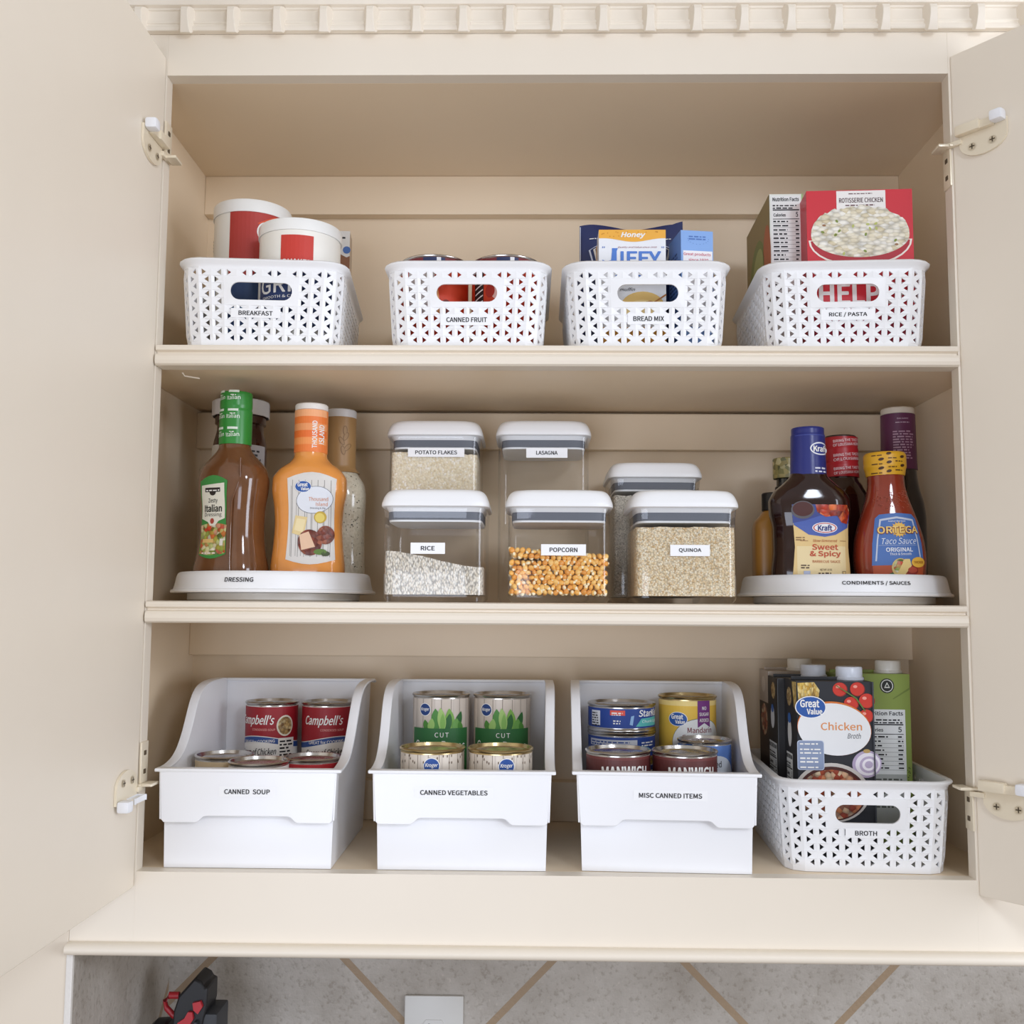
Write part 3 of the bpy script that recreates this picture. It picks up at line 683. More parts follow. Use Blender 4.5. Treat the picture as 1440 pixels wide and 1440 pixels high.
c3 = (.1475, .0690, ZC); canister('short clear canister filled to the gasket with tan quinoa', c3, .1270, text='QUINOA', tw=.0250, lw=.0440, lx=.0040, lz=.0585, lh=.0125)
c6 = (.1320, .2080, ZC); canister('middle height clear canister of grey seeds standing behind the quinoa', c6, .1785, a=.0565)
c5 = (-.0095, .2100, ZC); canister('tall clear canister marked lasagna, standing behind the popcorn', c5, .2320, a=.0578, text='LASAGNA', tw=.0270, lw=.0520, lx=.0040, lz=.189, lh=.0125)
c4 = (-.1485, .2100, ZC + .1075); canister('clear canister of potato flakes raised above and behind the rice', c4, .1240, a=.0580, text='POTATO FLAKES', tw=.0530, lw=.0715, lx=.0030, lz=.0815, lh=.0115)
# clear riser under the potato flakes
bm = bmesh.new(); x, y, z = -.1485, .21, ZS2
for s in (-1, 1): box(bm, x + s * .056 - .0015, x + s * .056 + .0015, y - .055, y + .055, z + .0003, z + .1045, .0004)
box(bm, x - .0575, x + .0575, y - .055, y + .055, z + .1045, z + .1077, .0006); bmesh.ops.recalc_face_normals(bm, faces=bm.faces)
tag(obj('clear_riser', bm, CLEAR), 'clear plastic riser standing under the potato flake canister', 'riser')
content('rice', 'white rice sloping inside the short canister', 'rice', (c1[0], c1[1], ZC), RICEM, .0550, .0370, amp=.0005, seed=3)
content('quinoa', 'tan quinoa filling its short canister', 'quinoa', (c3[0], c3[1], ZC), QUINM, .0830, .0830, amp=.0006, seed=4)
content('potato_flakes', 'pale potato flakes inside the raised canister', 'potato flakes', (c4[0], c4[1], ZC + .1075), FLAKM, .0800, .0780, a=.0550, amp=.0011, seed=5)
content('seeds', 'fine grey seeds inside the middle height canister', 'seeds', (c6[0], c6[1], ZC), CHIAM, .1340, .1340, a=.0535, amp=.0008, seed=6)
# popcorn kernels: a packed heap of real kernels
bm = bmesh.new(); R = random.Random(11)
k0 = bmesh.new(); bmesh.ops.create_uvsphere(k0, u_segments=8, v_segments=6, radius=1)
for v in k0.verts:
    if v.co.z > 0: v.co.x *= 1 - .45 * v.co.z; v.co.y *= 1 - .35 * v.co.z; v.co.z *= 1.15
kv = [v.co.copy() for v in k0.verts]; k0.verts.index_update(); kf = [([v.index for v in f.verts], sum(v.co.z for v in f.verts) / len(f.verts)) for f in k0.faces]; k0.free()
p = .0064; nz = 9
for j in range(nz):
    for iy in range(18):
        for ix in range(18):
            if 1 < iy and 1 < ix < 16 and j < nz - 3: continue
            if iy > 13 and j < nz - 3 : continue
            x = -.0528 + (ix + (.5 if j % 2 else 0)) * .0062 * .985 + R.uniform(-.0007, .0007); y = -.0528 + iy * .0062 + (R.uniform(0, .0008) if iy else 0); z = .0115 + j * .0054 + R.uniform(-.0006, .0006) - (.004 * (x / .055) if j > nz - 3 else 0)
            if abs(x) > .0535 or y > .0535: continue
            rot = Matrix.Rotation(R.uniform(0, 6.28), 3, 'Z') @ Matrix.Rotation(R.uniform(-.9, .9) + (pi / 2 if R.random() < .45 else pi), 3, 'X') @ Matrix.Rotation(R.uniform(0, 6.28), 3, 'Z')
            sc = R.uniform(.88, 1.12); mi = R.choice((0, 0, 1, 1, 2)); vs = [bm.verts.new(rot @ Vector((q.x * .0036 * sc, q.y * .0026 * sc, q.z * .0040 * sc)) + Vector((x, y, z))) for q in kv]
            for f, zz in kf:
                g = bm.faces.new([vs[i] for i in f]); g.material_index = 3 if zz > .78 else mi; g.smooth = True
me = bpy.data.meshes.new('popcorn_kernels'); bm.to_mesh(me); bm.free()
for m in (P('#f2b457', .3, coat=.3, var=.1), P('#f8c672', .3, coat=.3, var=.1), P('#e59c44', .3, coat=.3, var=.1), P('#fdf0cc', .5)): me.materials.append(m)
tag(link('popcorn_kernels', me, None, (c2[0], c2[1], ZC)), 'orange popcorn kernels heaped inside the short canister', 'popcorn', None, 'stuff')

# ------------------------------------------------------------------ printed pictures
PASTA = cells('pasta_picture', ['#e6dcc0', '#f6f0dc', '#fdfaf0', '#efe6cc', '#ddd0ae'], 130, (1, 1, 1.9), .35, .8, dark=.38, dist=.002)
SALAD = cells('salad_picture', ['#7d8f2c', '#c7cf7a', '#c22d1c', '#e8e2b4', '#a3b347', '#d9472c', '#56702a', '#efe9cf'], 200, (1, 1, 1), .4, .3, dark=.35)
BEANY = cells('bean_picture', ['#c9a86a', '#6e4a25', '#e6cf96', '#8f6a34'], 300, (1, 1, 1), .4, .3, dark=.4)
STEW = cells('stew_picture', ['#a23a22', '#d98a5a', '#e8d3b0', '#7d2a1c', '#c75a38'], 170, (1, 1, 1), .4, .3, dark=.5)
GRAIN = cells('grain_picture', ['#e2c05c', '#c79a34', '#f2dc92', '#9a7426'], 420, (1, 1, .5), .5, .3, dark=.4)
MEAT = cells('meat_picture', ['#6e2a18', '#93422a', '#571d12', '#b5684a'], 160, (1, 1, 1), .35, .3, dark=.4)

# ------------------------------------------------------------------ cans
def make_can(label, r, h, loc, deco=None, phi=0, metal=None, ring=True, paper='#f2f0ea', cat='can', group=None, z0=.0055, z1=None):
    t = thing('food_can', label, cat, loc, 0, group); metal = metal or SILVER; z1 = z1 or h - .0055
    bm = bmesh.new()
    lathe(bm, [(0, .0022), (r - .0040, .0022), (r - .0034, 0), (r - .0004, 0), (r + .0004, .0012), (r + .0002, .0030), (r - .0014, .0042), (r - .0014, h - .0042), (r + .0002, h - .0030), (r + .0006, h - .0012), (r - .0006, h), (r - .0022, h - .0002), (r - .0034, h - .0040), (r - .0060, h - .0044), (r - .0090, h - .0030), (r - .0120, h - .0044), (r - .0170, h - .0036), (r - .0200, h - .0044), (r * .25, h - .0044), (0, h - .0044)], 64)
    obj('can_shell', bm, metal, t, smooth=50)
    if ring:
        bm = bmesh.new(); pts = [(-.004 + .0095 * cos(a), .0085 * sin(a) - r * .35, h - .0028) for a in [2 * pi * i / 20 for i in range(20)]]; tube(bm, pts, .0012, 6, closed=True)
        box(bm, -.006, -.001, -r * .35 + .006, -r * .35 + .020, h - .0040, h - .0026, .0005); obj('pull_ring', bm, metal, t, smooth=50)
    bm = bmesh.new(); lathe(bm, [(r - .0016, z0), (r - .0008, z0), (r - .0008, z1), (r - .0016, z1)], 64); obj('paper_label', bm, P(paper, .35), t, smooth=60)
    if deco:
        d = Dec(cyl_map(r - .0008, phi), .004, .00012, .00010); deco(d, r, h, z0, z1); d.build('print', t)
    return t
def arcpoly(u0, u1, f_lo, f_hi, n=16):
    return [(u0 + (u1 - u0) * i / n, f_lo(u0 + (u1 - u0) * i / n)) for i in range(n + 1)] + [(u1 - (u1 - u0) * i / n, f_hi(u1 - (u1 - u0) * i / n)) for i in range(n + 1)]
def d_soup(kind):
    def f(d, r, h, z0, z1):
        L = pi * r * .98; w = lambda u: h * .535 + .0045 * math.sin((u + (.012 if kind else .03)) * 46)
        d.poly(arcpoly(-L, L, lambda u: w(u) + .001, lambda u: z1 - .0004, 40), '#9c1a26', 1)
        d.poly(arcpoly(-L, L, lambda u: w(u) - .0065, lambda u: w(u), 40), '#2c4f93', 2)
        d.text("Campbell's", .0, h * .770, .052, .0150, WH, 4, .018, shear=.35); d.text('CONDENSED SOUP', .012, h * .665, .030, .0028, '#e8a39a', 4)
        d.text('GREAT for COOKING', .004, h * .520, .046, .0042, WH, 4, .02, rot=.05); d.text('Cream of Chicken', .003, h * .395, .052, .0085, INK, 4, .012, shear=.3, rot=.04)
        if kind == 0:
            d.ell(.040, h * .71, .0115, .0130, '#e9e2cf', 5); d.ell(.040, h * .71, .0095, .0110, BEANY, 6); d.rect(.031, z0, .054, h * .56, '#efece4', 5); d.fine(.033, .052, h * .55, 9, .0042, seed=3, layer=7)
    return f
def d_tanlid(col, top='#d8c09a'):
    def f(d, r, h, z0, z1):
        d.rect(-pi * r * .98, z1 - .010, pi * r * .98, z1, top, 1); d.rect(-pi * r * .98, z0, pi * r * .98, z1 - .010, col, 1)
    return f
def d_beans(front):
    def f(d, r, h, z0, z1):
        L = pi * r * .98
        for k in range(-9, 10):
            u = k * .0122 + .002; d.rect(u, z0, u + .0006, z1, '#7f7166', 1)
            if k % 2: d.rect(u + .003, z0, u + .0042, z1, '#cfc4b8', 1)
        R = random.Random(5)
        for k in range(26): d.ell(R.uniform(-.05, .05), R.uniform(h * .86, z1 - .001), .0007, .0016, '#6f5d4c', 2, 8) if front else None
        def pod(u, zb, w, hh, lean, c):
            n = 8; pts = [(u - w * math.sin(pi * i / n) ** .8 + lean * (i / n) ** 1.5, zb + hh * i / n) for i in range(n + 1)] + [(u + w * math.sin(pi * i / n) ** .8 + lean * (i / n) ** 1.5, zb + hh * i / n) for i in range(n - 1, 0, -1)]
            d.poly(pts, c, pod.k); pod.k += 1
        pod.k = 3
        if not front:
            for u, w, hh, ln, c in ((-.016, .0042, .016, -.003, '#4c8a35'), (.022, .0055, .026, .007, '#2f6b35'), (-.004, .006, .030, -.001, '#4d8f3c'), (.014, .0060, .030, -.002, '#7fb34f'), (.010, .0045, .024, .003, '#2d6a34'), (-.011, .0045, .018, .002, '#9ac46a'), (.004, .0052, .031, -.003, '#a6cc74'), (.020, .0050, .018, .002, '#6fa851'), (.004, .0030, .024, .0, '#86b95a'), (.028, .004, .014, -.002, '#4c8a35')): pod(u, h * .585, w, hh, ln, c)
            d.poly(arcpoly(-.037, .039, lambda u: z0, lambda u: h * .635, 20), '#2f6e3a', 20)
            d.text('CUT', .003, h * .565, .0165, .0058, WH, 22, .012, space=1.1); d.text('Green Beans', .001, h * .435, .066, .0155, WH, 22, .004)
            d.ell(-.019, h * .835, .0080, .0080, '#f4f4f2', 4); d.ell(-.019, h * .835, .0072, .0072, '#1d3f7d', 5); d.text('Kroger', -.019, h * .835, .0120, .0052, WH, 6, .02, shear=.2)
        else:
            d.ell(.006, h * .845, .0092, .0092, '#f4f4f2', 4); d.ell(.006, h * .845, .0084, .0084, '#1d4a95', 5); d.text('Kroger', .006, h * .850, .0140, .0055, WH, 6, .02, shear=.2)
    return f
def d_tuna(d, r, h, z0, z1):
    L = pi * r * .98; d.rect(-L, z0, L, z1, '#1b3f8f', 1)
    d.rect(-.052, .008, -.036, z1 - .003, '#dfe1e4', 2); d.fine(-.051, -.037, z1 - .004, 6, .0030, layer=3, seed=2)
    d.rect(-.022, h - .0135, -.0035, z1 - .0018, '#e0513f', 3); d.fine(-.020, -.006, h - .0085, 1, .003, WH, 4); d.fine(-.020, -.008, h - .0115, 1, .002, WH, 4, 4)
    d.fine(-.018, -.008, .0165, 2, .0030, WH, 3, 7); d.poly([(.010, .0075), (.018, .0170), (.05, .0185), (.05, .0075)], '#57b8b4', 3)
    d.text('StarKist', .034, .0235, .040, .0085, WH, 4, .03, shear=.15); d.text('Chunk Light', .036, .0130, .034, .0045, '#e8f4f2', 4, .01); d.poly([(.002, .010), (.004, .020), (.008, .021), (.006, .009)], '#8fb6e0', 3)
def d_tuna_low(d, r, h, z0, z1):
    L = pi * r * .98; d.rect(-L, z0, L, z1, '#1b3f8f', 1); d.rect(-.055, h - .0165, .012, h - .0085, '#c9ccd4', 2); d.fine(-.052, .006, h - .0090, 2, .0032, '#1b3f8f', 3, 8); d.fine(.018, .045, h - .0095, 2, .0035, WH, 3, 9)
def d_mandarin(d, r, h, z0, z1):
    L = pi * r * .98; d.rect(-L, z0, L, z1, '#e9c04a', 1); d.rect(-L, z1 - .006, L, z1, '#f1d88a', 2)
    d.ell(.014, h * .50, .036, .030, '#5d6b58', 3, 40); d.ell(.014, h * .50, .0355, .0293, '#e9ecec', 4, 40)
    great_value(d, -.0145, h * .755, .0245, 6)
    d.poly([(.0100, h * .955), (.0280, h * .955), (.0280, h * .665), (.0190, h * .715), (.0100, h * .665)], '#76347f', 5)
    for i, s in enumerate(('NO', 'SUGAR', 'ADDED')): d.text(s, .019, h * (.875 - i * .065), (.006, .0135, .0135)[i], .0042, WH, 7, .02)
    d.text('Mandarin', .0140, h * .640, .0330, .0072, '#7c1f33', 6, .015); d.text('Oranges', .0125, h * .545, .0450, .0100, '#7c1f33', 6, .015); d.text('IN WATER', .004, h * .38, .016, .003, INK, 6)
    d.ell(-.024, h * .30, .012, .012, '#e8872c', 6); d.ell(-.017, h * .335, .008, .010, '#f2a850', 7); d.ell(-.028, h * .37, .006, .004, '#5b5a26', 7)
def d_manwich(d, r, h, z0, z1):
    L = pi * r * .98; d.rect(-L, z0, L, z1, '#5a2826', 1); d.rect(-L, z1 - .003, L, z1, '#6b3230', 2)
    d.text('MANWICH', .004, h * .800, .056, .0130, WH, 3, .04, arc=.0012); d.rect(-.04, h * .3, .04, h * .72, '#c8842e', 2)
def d_blue(d, r, h, z0, z1):
    L = pi * r * .98; d.rect(-L, z0, L, z1, '#5f86cc', 1); d.ell(.014, h * .60, .030, .030, '#dfe6ee', 2, 40); d.text('Sliced', .010, h * .775, .020, .0075, '#23262c', 3, .015); d.ell(-.020, h * .88, .012, .010, '#24569e', 4)
    d.text('Great', -.020, h * .885, .013, .005, WH, 5, .02)
def d_fruit(seed, a, b):
    def f(d, r, h, z0, z1):
        L = pi * r * .98; d.rect(-L, z1 - .014, L, z1, '#7a2830', 1)
        d.rect(-.010, z1 - .014, .016, z1, '#23305a', 2); d.rect(.006, z1 - .014, .011, z1, '#e6e6e8', 3); d.rect(-L, z1 - .0155, L, z1 - .014, '#d9dadc', 3)
        d.rect(-L, z0, L, z1 - .0155, '#d8421f', 1); d.rect(-.030 if a else -.044, h * .35, a or -.027, z1 - .0155, '#e9e7e8' if a else '#23211f', 2)
        if a: d.poly([(a - .003, h * .35), (a + .008, h * .35), (a + .002, h * .78)], '#f0b070', 3); d.ell(a + .014, h * .42, .008, .012, '#7a2418', 3)
        else:
            for k in range(6): d.poly([(-.042, h * (.42 + k * .06)), (-.028, h * (.46 + k * .06)), (-.028, h * (.475 + k * .06)), (-.042, h * (.435 + k * .06))], WH, 3)
            d.ell(-.010, h * .60, .006, .008, '#f3c9bd', 3); d.ell(-.018, h * .62, .006, .008, '#b02818', 4)
    return f
ZB = .0004 + .0140; ZST = .0004 + .0640
SG = 'soup cans in the stepped bin'
make_can('red and white chicken soup can with a round bowl picture', .0335, .1010, (-.3570, .2010, ZST), d_soup(0), -.45, group=SG)
make_can('red and white soup can turned logo forward, against the scooped side facing the bean bin', .0335, .1010, (-.2845, .2010, ZST), d_soup(1), .0, group=SG)
make_can('low can with a tan edged lid, beside the scooped side next to the narrow door', .0340, .0975, (-.3870, .1000, ZB - .0003), d_tanlid('#b99868'), 0, ring=False, group=SG)
make_can('low can tucked against the front panel between two other soup cans', .0340, .0975, (-.3340, .0545, ZB - .0003), d_tanlid('#d8d4cc', '#e8e6e0'), 0, ring=False, group=SG)
make_can('low soup can with a plain red label, front row of the soup bin', .0335, .0975, (-.2800, .0880, ZB - .0003), d_tanlid('#b8232b', '#b8232b'), 0, ring=False, group=SG)
GG = 'green bean cans in the bin'
make_can('upright green bean can on the step, the one farther from the tuna bin', .0367, .1130, (-.1385, .1950, ZST), d_beans(False), .02, paper='#d6cabd', group=GG, ring=False)
make_can('upright green bean can on the step, the one nearer to the tuna bin', .0367, .1130, (-.0610, .1950, ZST), d_beans(False), -.02, paper='#d6cabd', group=GG, ring=False)
make_can('sunken plank print can at the front of the bean bin with a dented lid edge', .0372, .1130, (-.1370, .0640, ZB), d_beans(True), -.1, paper='#ddd2c4', group=GG, metal=GOLDCAN, ring=False)
make_can('sunken plank print can at the front of the bean bin with a clean round lid', .0372, .1130, (-.0590, .0640, ZB), d_beans(True), .05, paper='#ddd2c4', group=GG, metal=GOLDCAN, ring=False)
TG = 'stacked tuna cans'
for k in range(3):
    make_can(('blue tuna can at the bottom of the stack, hidden behind the sauce cans', 'blue tuna can in the middle of the stack', 'blue tuna can with a white wordmark, topmost of its stack')[k], .0425, .0345, (.0905, .1880, ZST + k * .0347), d_tuna if k == 2 else d_tuna_low, .10, group=TG, ring=False)
make_can('yellow mandarin orange can with a purple ribbon, beside the tuna stack', .0365, .1130, (.1745, .1930, ZST), d_mandarin, -.08, metal=GOLDCAN, ring=False)
make_can('maroon sloppy joe sauce can in front of the tuna stack', .0370, .1120, (.0755, .0640, ZB), d_manwich, .05, ring=False, group='maroon sauce cans')
make_can('maroon sloppy joe sauce can in front of the blue fruit can', .0370, .1120, (.1510, .0620, ZB), d_manwich, .0, ring=False, group='maroon sauce cans')
make_can('light blue sliced fruit can with a pull ring lid', .0320, .1170, (.1840, .1232, ZB), d_blue, -.15, ring=True)
ZK = Z1 + .0042
make_can('large fruit can with a white and orange label, nearer to the breakfast basket', .0415, .1130, (-.1430, .0750, ZK), d_fruit(1, .004, 0), 0, z1=.1130 - .0022, ring=False, group='fruit cans in the basket')
make_can('large fruit can with a black striped label, nearer to the bread mix basket', .0415, .1130, (-.0570, .0750, ZK), d_fruit(2, 0, 0), 0, z1=.1130 - .0022, ring=False, group='fruit cans in the basket')

# ------------------------------------------------------------------ cereal tubs
def tub(name, label, r, h, loc, deco, lid=.016, cat='tub'):
    t = thing(name, label, cat, loc, 0, 'round cereal tubs')
    bm = bmesh.new(); lathe(bm, [(0, 0), (r - .001, 0), (r, .002), (r, h - .004), (0, h - .004)], 72); obj('tub_wall', bm, P('#f2efe6', .35), t, smooth=60)
    bm = bmesh.new(); lathe(bm, [(r + .0002, h - lid), (r + .0014, h - lid), (r + .0016, h - .002), (r + .0004, h), (r - .003, h), (r - .005, h - .003), (0, h - .003)], 72); obj('lid', bm, P('#f1f1ee', .3, name='tub_lid'), t, smooth=50)
    d = Dec(cyl_map(r), .005, .0002, .00012); deco(d, r, h); d.build('print', t); return t
def d_grits(d, r, h):
    d.rect(-.0120, h - .056, .0260, h - .0205, '#c8392d', 2); d.text('QUAKER', .007, h - .0530, .034, .0070, WH, 6, .02)
    d.poly([(-.046, .02), (.060, .02), (.060, h - .0560), (-.012, h - .0510), (-.034, h - .0520), (-.046, h - .055)], '#1f3566', 1)
    d.text('GRITS', -.002, h - .0790, .078, .0200, WH, 4, .02); d.text('SMOOTH & CREAMY', -.008, h - .0935, .060, .0034, WH, 4, .01)
def d_oats(d, r, h):
    d.rect(-.016, .10, .055, h - .0155, '#b23a33', 1); d.poly([(.018, h - .030), (.040, h - .018), (.055, h - .017), (.055, h - .040)], '#d9542b', 2)
    d.ell(.030, h - .040, .012, .013, WH, 3); d.ell(.030, h - .040, .010, .011, '#34508f', 4); d.rect(-.016, .02, .055, .104, '#22406e', 2); d.poly([(.014, .104), (.024, .117), (.050, .118), (.050, .104)], '#26324a', 3); d.rect(-.016, .060, .055, .064, '#4d8fc4', 3)
    d.rect(-.070, .05, -.0395, .128, '#2c3442', 1); d.fine(-.068, -.058, .162, 4, .004, '#8d8575', 2, 5)
tub('cereal_tub', 'tall white tub with a red panel, behind the shorter tub of the breakfast basket', .0470, .2010, (-.3818, .1320, ZK), d_oats)
tub('cereal_tub', 'shorter cream tub with a small red square and navy band, front of the breakfast basket', .0480, .1520, (-.3055, .0690, ZK), d_grits, .014)

# ------------------------------------------------------------------ boxes and pouches
def carton(name, label, cat, w, dp, h, loc, rz, col, front=None, left=None, top=None, group=None, bev=.0008):
    t = thing(name, label, cat, loc, rz, group); bm = bmesh.new(); box(bm, -w / 2, w / 2, 0, dp, 0, h, bev); obj('box_body', bm, P(col, .4), t)
    if front: d = Dec(plane_map(0), None, .0002, .00012); front(d, w, h); d.build('front_print', t)
    if left: d = Dec(side_map(-w / 2), None, .0002, .00012); left(d, dp, h); d.build('side_print', t)
    return t
def f_helper(d, w, h):
    d.rect(-w / 2, 0, w / 2, h, '#cf2433', 0); d.rect(-.026, h - .034, .030, h - .001, '#f2efec', 2)
    d.text('ROTISSERIE CHICKEN', .002, h - .0125, .050, .0058, '#4a2226', 4, .02); d.fine(-.012, .016, h - .003, 1, .0022, '#6a4448', 4); d.fine(-.016, .020, h - .0165, 1, .0028, '#6a4448', 4, 3)
    d.poly([(-.0 + .0590 * cos(radians(a)), h - .060 - .032 * sin(radians(a))) for a in range(180, -1, -12)], '#f4e9de', 3)
    d.poly([(.059 * .96 * cos(radians(a)) + 0, h - .061 - .030 * .95 * sin(radians(a))) for a in range(180, -1, -12)], '#b01e2c', 4)
    top = []
    R = random.Random(4)
    for k in range(49):
        a = pi * k / 48; top.append((.0560 * cos(a), h - .055 + (.035 + R.uniform(-.0022, .0022)) * math.sin(a) ** .8))
    bot = [(-.0560 * cos(pi * k / 30) , h - .055 - .026 * math.sin(pi * k / 30)) for k in range(1, 30)]
    d.poly(top + bot, PASTA, 6)
    for k in range(16): d.ell(R.uniform(-.045, .045), h - R.uniform(.035, .078), .0022, .0014, R.choice(('#7f8f3a', '#9a6f4a', '#b9bf6a')), 8, 8, R.uniform(0, 3))
    d.text('HELPER', .0045, .0660, .1060, .0250, WH, 3, .045)
    d.rect(-w / 2, 0, w / 2, .046, '#b81d3e', 1)
def nutrition(d, x0, x1, z0, z1, seed=1, big='Nutrition Facts'):
    w = x1 - x0; d.rect(x0, z0, x1, z1, '#eef0ee', 1); z = z1 - .0015
    d.text(big, (x0 + x1) / 2, z - .0030, w * .9, .0050, INK, 3, .03); z -= .0085; k = 0
    d.fine(x0 + w * .05, x1 - w * .05, z, 2, .0032, INK, 3, seed); z -= .0085; d.rect(x0 + w * .05, z, x1 - w * .05, z + .0014, INK, 3); z -= .002
    d.text('Calories', x0 + w * .28, z - .0035, w * .42, .0042, INK, 3, .03); d.text('5', x1 - w * .13, z - .0030, w * .08, .0062, INK, 3, .03); z -= .0090; d.rect(x0 + w * .05, z, x1 - w * .05, z + .0008, INK, 3)
    while z > z0 + .006:
        d.fine(x0 + w * .06, x0 + w * .62, z, 1, .0036, INK, 3, seed + k); d.fine(x1 - w * .18, x1 - w * .06, z, 1, .0036, INK, 3, seed + k + 50, ragged=False); z -= .0052; d.rect(x0 + w * .05, z, x1 - w * .05, z + .00025, INK, 3); k += 1
def f_ricebox(d, w, h): d.rect(-w / 2, 0, w / 2, h, '#e7ebe2', 0); nutrition(d, -w / 2 + .002, w / 2 - .003, .04, h - .002, 7); d.rect(w / 2 - .0018, 0, w / 2, h, '#9fbf7a', 2)
def l_ricebox(d, dp, h):
    d.rect(-dp, 0, 0, h, '#7c8050', 0); d.poly([(-dp, h), (-dp, h * .62), (-dp * .62, h * .74), (-dp * .3, h * .78), (0, h * .6), (0, h)], '#8d7a4c', 1); d.ell(-dp * .55, h * .62, dp * .33, h * .20, '#6d7a35', 2, rot=.6); d.ell(-dp * .5, h * .62, dp * .24, h * .14, '#9aa05c', 3, rot=.6)
    d.ell(-dp * .12, h * .62, dp * .16, h * .22, '#b45a30', 2); d.ell(-dp * .72, h * .40, dp * .3, h * .1, '#a8672f', 2)
carton('dinner_box', 'red boxed pasta dinner picturing creamy macaroni in a bowl', 'food box', .1210, .0360, .1900, (.3560, .0340, ZK), radians(-3.2), '#c5202f', f_helper)
carton('rice_box', 'slim green sided box with its nutrition panel facing out', 'food box', .0400, .1450, .2010, (.2810, .0725, ZK), radians(-1.5), '#7f8452', f_ricebox, l_ricebox)
def f_jiffy(d, w, h):
    d.rect(-w / 2, 0, w / 2, h, '#eef0f4', 0); n = 20
    d.poly([(-w / 2, h), (w / 2, h)] + [(w / 2 - w * i / n, h - .0125 - .0022 * math.sin(i / n * 7 + 4.5)) for i in range(n + 1)], '#f0b03f', 2)
    R = random.Random(9)
    for k in range(24): d.ell(R.uniform(-w / 2 + .003, w / 2 - .003), h - R.uniform(.002, .009), .0007, .0009, '#d68f22', 3, 6)
    d.text('Honey', .001, h - .0070, .0290, .0080, WH, 5, .045, shear=.25)
    d.text('Quality and Value since 1930', .006, h - .0215, .046, .0025, '#9b5a66', 4, .01, shear=.25); d.text('"', -.034, h - .0215, .003, .002, '#3f6fc0', 4); d.text('"', .036, h - .0215, .003, .002, '#3f6fc0', 4)
    d.poly([(-.0240, h - .0225), (-.0170, h - .0225), (-.0185, h - .026), (-.0185, h - .038), (-.024, h - .043), (-.034, h - .043), (-.0355, h - .0365), (-.031, h - .0385), (-.025, h - .0370), (-.0240, h - .026)], '#4f7fd0', 4)
    d.text('IFFY', .0100, h - .0345, .0480, .0165, '#4f7fd0', 4, .045)
    d.text('MIX', 0, h - .060, .04, .010, '#4f7fd0', 4, .03); d.text('muffin', -.006, h - .0725, .018, .0040, INK, 4, .01, shear=.3)
    d.ell(.012, h - .094, .0260, .0190, '#ecc677', 3); d.ell(.012, h - .098, .0200, .0130, '#f4d795', 4); d.ell(.020, h - .0905, .005, .0042, '#c98f52', 5, rot=.5)
    for k in range(4): d.rect(.0165 + k * .002, h - .0935, .0172 + k * .002, h - .0870, '#8d5a2b', 6)
    d.poly([(.024, h - .088), (.039, h - .078), (.040, h - .0795), (.025, h - .0895)], '#b97a40', 5); d.rect(-w / 2, 0, w / 2, .030, '#e8a43c', 2)
carton('baking_mix_box', 'white and yellow boxed honey muffin mix in the bread mix basket', 'food box', .0790, .0330, .1480, (.0930, .0500, ZK), 0, '#e9eaee', f_jiffy)
def f_blue(d, w, h):
    d.rect(-w / 2, 0, w / 2, h, '#86aee8', 0); d.fine(-.010, .012, h - .005, 2, .0030, '#4e76bc', 3, 3)
    pts = [(.0015 + .0125 * cos(a), h - .0100 - .0065 * sin(a)) for a in [pi * i / 9 for i in range(10)]]
    for q in pts: d.ell(q[0], q[1], .0005, .0004, '#4e76bc', 3, 6)
    d.rect(-w / 2 + .0025, .030, w / 2 - .001, h - .0245, '#f4f3f6', 2); d.text('Great products', .000, h - .0290, .0330, .0046, '#cf5a70', 4, .02); d.text('since 1930', .0015, h - .0355, .0240, .0040, '#cf5a70', 4, .02)
def l_blue(d, dp, h): d.rect(-dp, 0, 0, h, '#6a8fcc', 0); d.fine(-dp + .004, -.004, h - .02, 14, .0050, '#2c4a80', 2, 6)
carton('mix_box', 'light blue box with a white panel, squeezed beside the yellow honey box', 'food box', .0390, .0500, .1460, (.1690, .0480, ZK), radians(8), '#7fa6e0', f_blue, l_blue)
def pouch(name, label, w, h, loc, rz, deco=None, th=.013):
    t = thing(name, label, 'pouch', loc, rz); n, m_ = 30, 26; bm = bmesh.new(); sh = {}
    def pt(i, j, s):
        u, v = i / n, j / m_; env = math.sin(pi * min(1, max(0, u))) ** .5 * (math.sin(pi * min(1, v * 1.02)) ** .5 if v < .98 else 0)
        top = .0035 * math.sin(u * 8 + .5) * v + (.005 * max(0, (u - .9) / .1) * v) ; wr = .0009 * math.sin(u * 23 + v * 9) * (1 - v * .5)
        return ((u - .5) * w, -s * (th * env + .0004) + wr, v * h + top)
    G = [[[bm.verts.new(pt(i, j, s)) for i in range(n + 1)] for j in range(m_ + 1)] for s in (1, -1)]
    for q, g in enumerate(G):
        for j in range(m_):
            for i in range(n):
                f = (g[j][i], g[j][i + 1], g[j + 1][i + 1], g[j + 1][i]); bm.faces.new(f if q == 0 else f[::-1])
    for j in range(m_):
        for i, fl in ((0, 0), (n, 1)):
            f = (G[0][j][i], G[0][j + 1][i], G[1][j + 1][i], G[1][j][i]); bm.faces.new(f if not fl else f[::-1])
    for i in range(n):
        for j, fl in ((0, 1), (m_, 0)):
            f = (G[0][j][i], G[0][j][i + 1], G[1][j][i + 1], G[1][j][i]); bm.faces.new(f if not fl else f[::-1])
    bmesh.ops.recalc_face_normals(bm, faces=bm.faces)
    obj('pouch_film', bm, P('#1e2a5c', .28, var=.1, coat=.3), t, smooth=60)
    if deco:
        def mp(u, v, o):
            x, y, z = pt((u / w + .5) * n, v / h * m_, 1); return (x, y - o - .0004, z)
        d = Dec(mp, .005, .0003, .00012); deco(d, w, h); d.build('print', t)
    return t
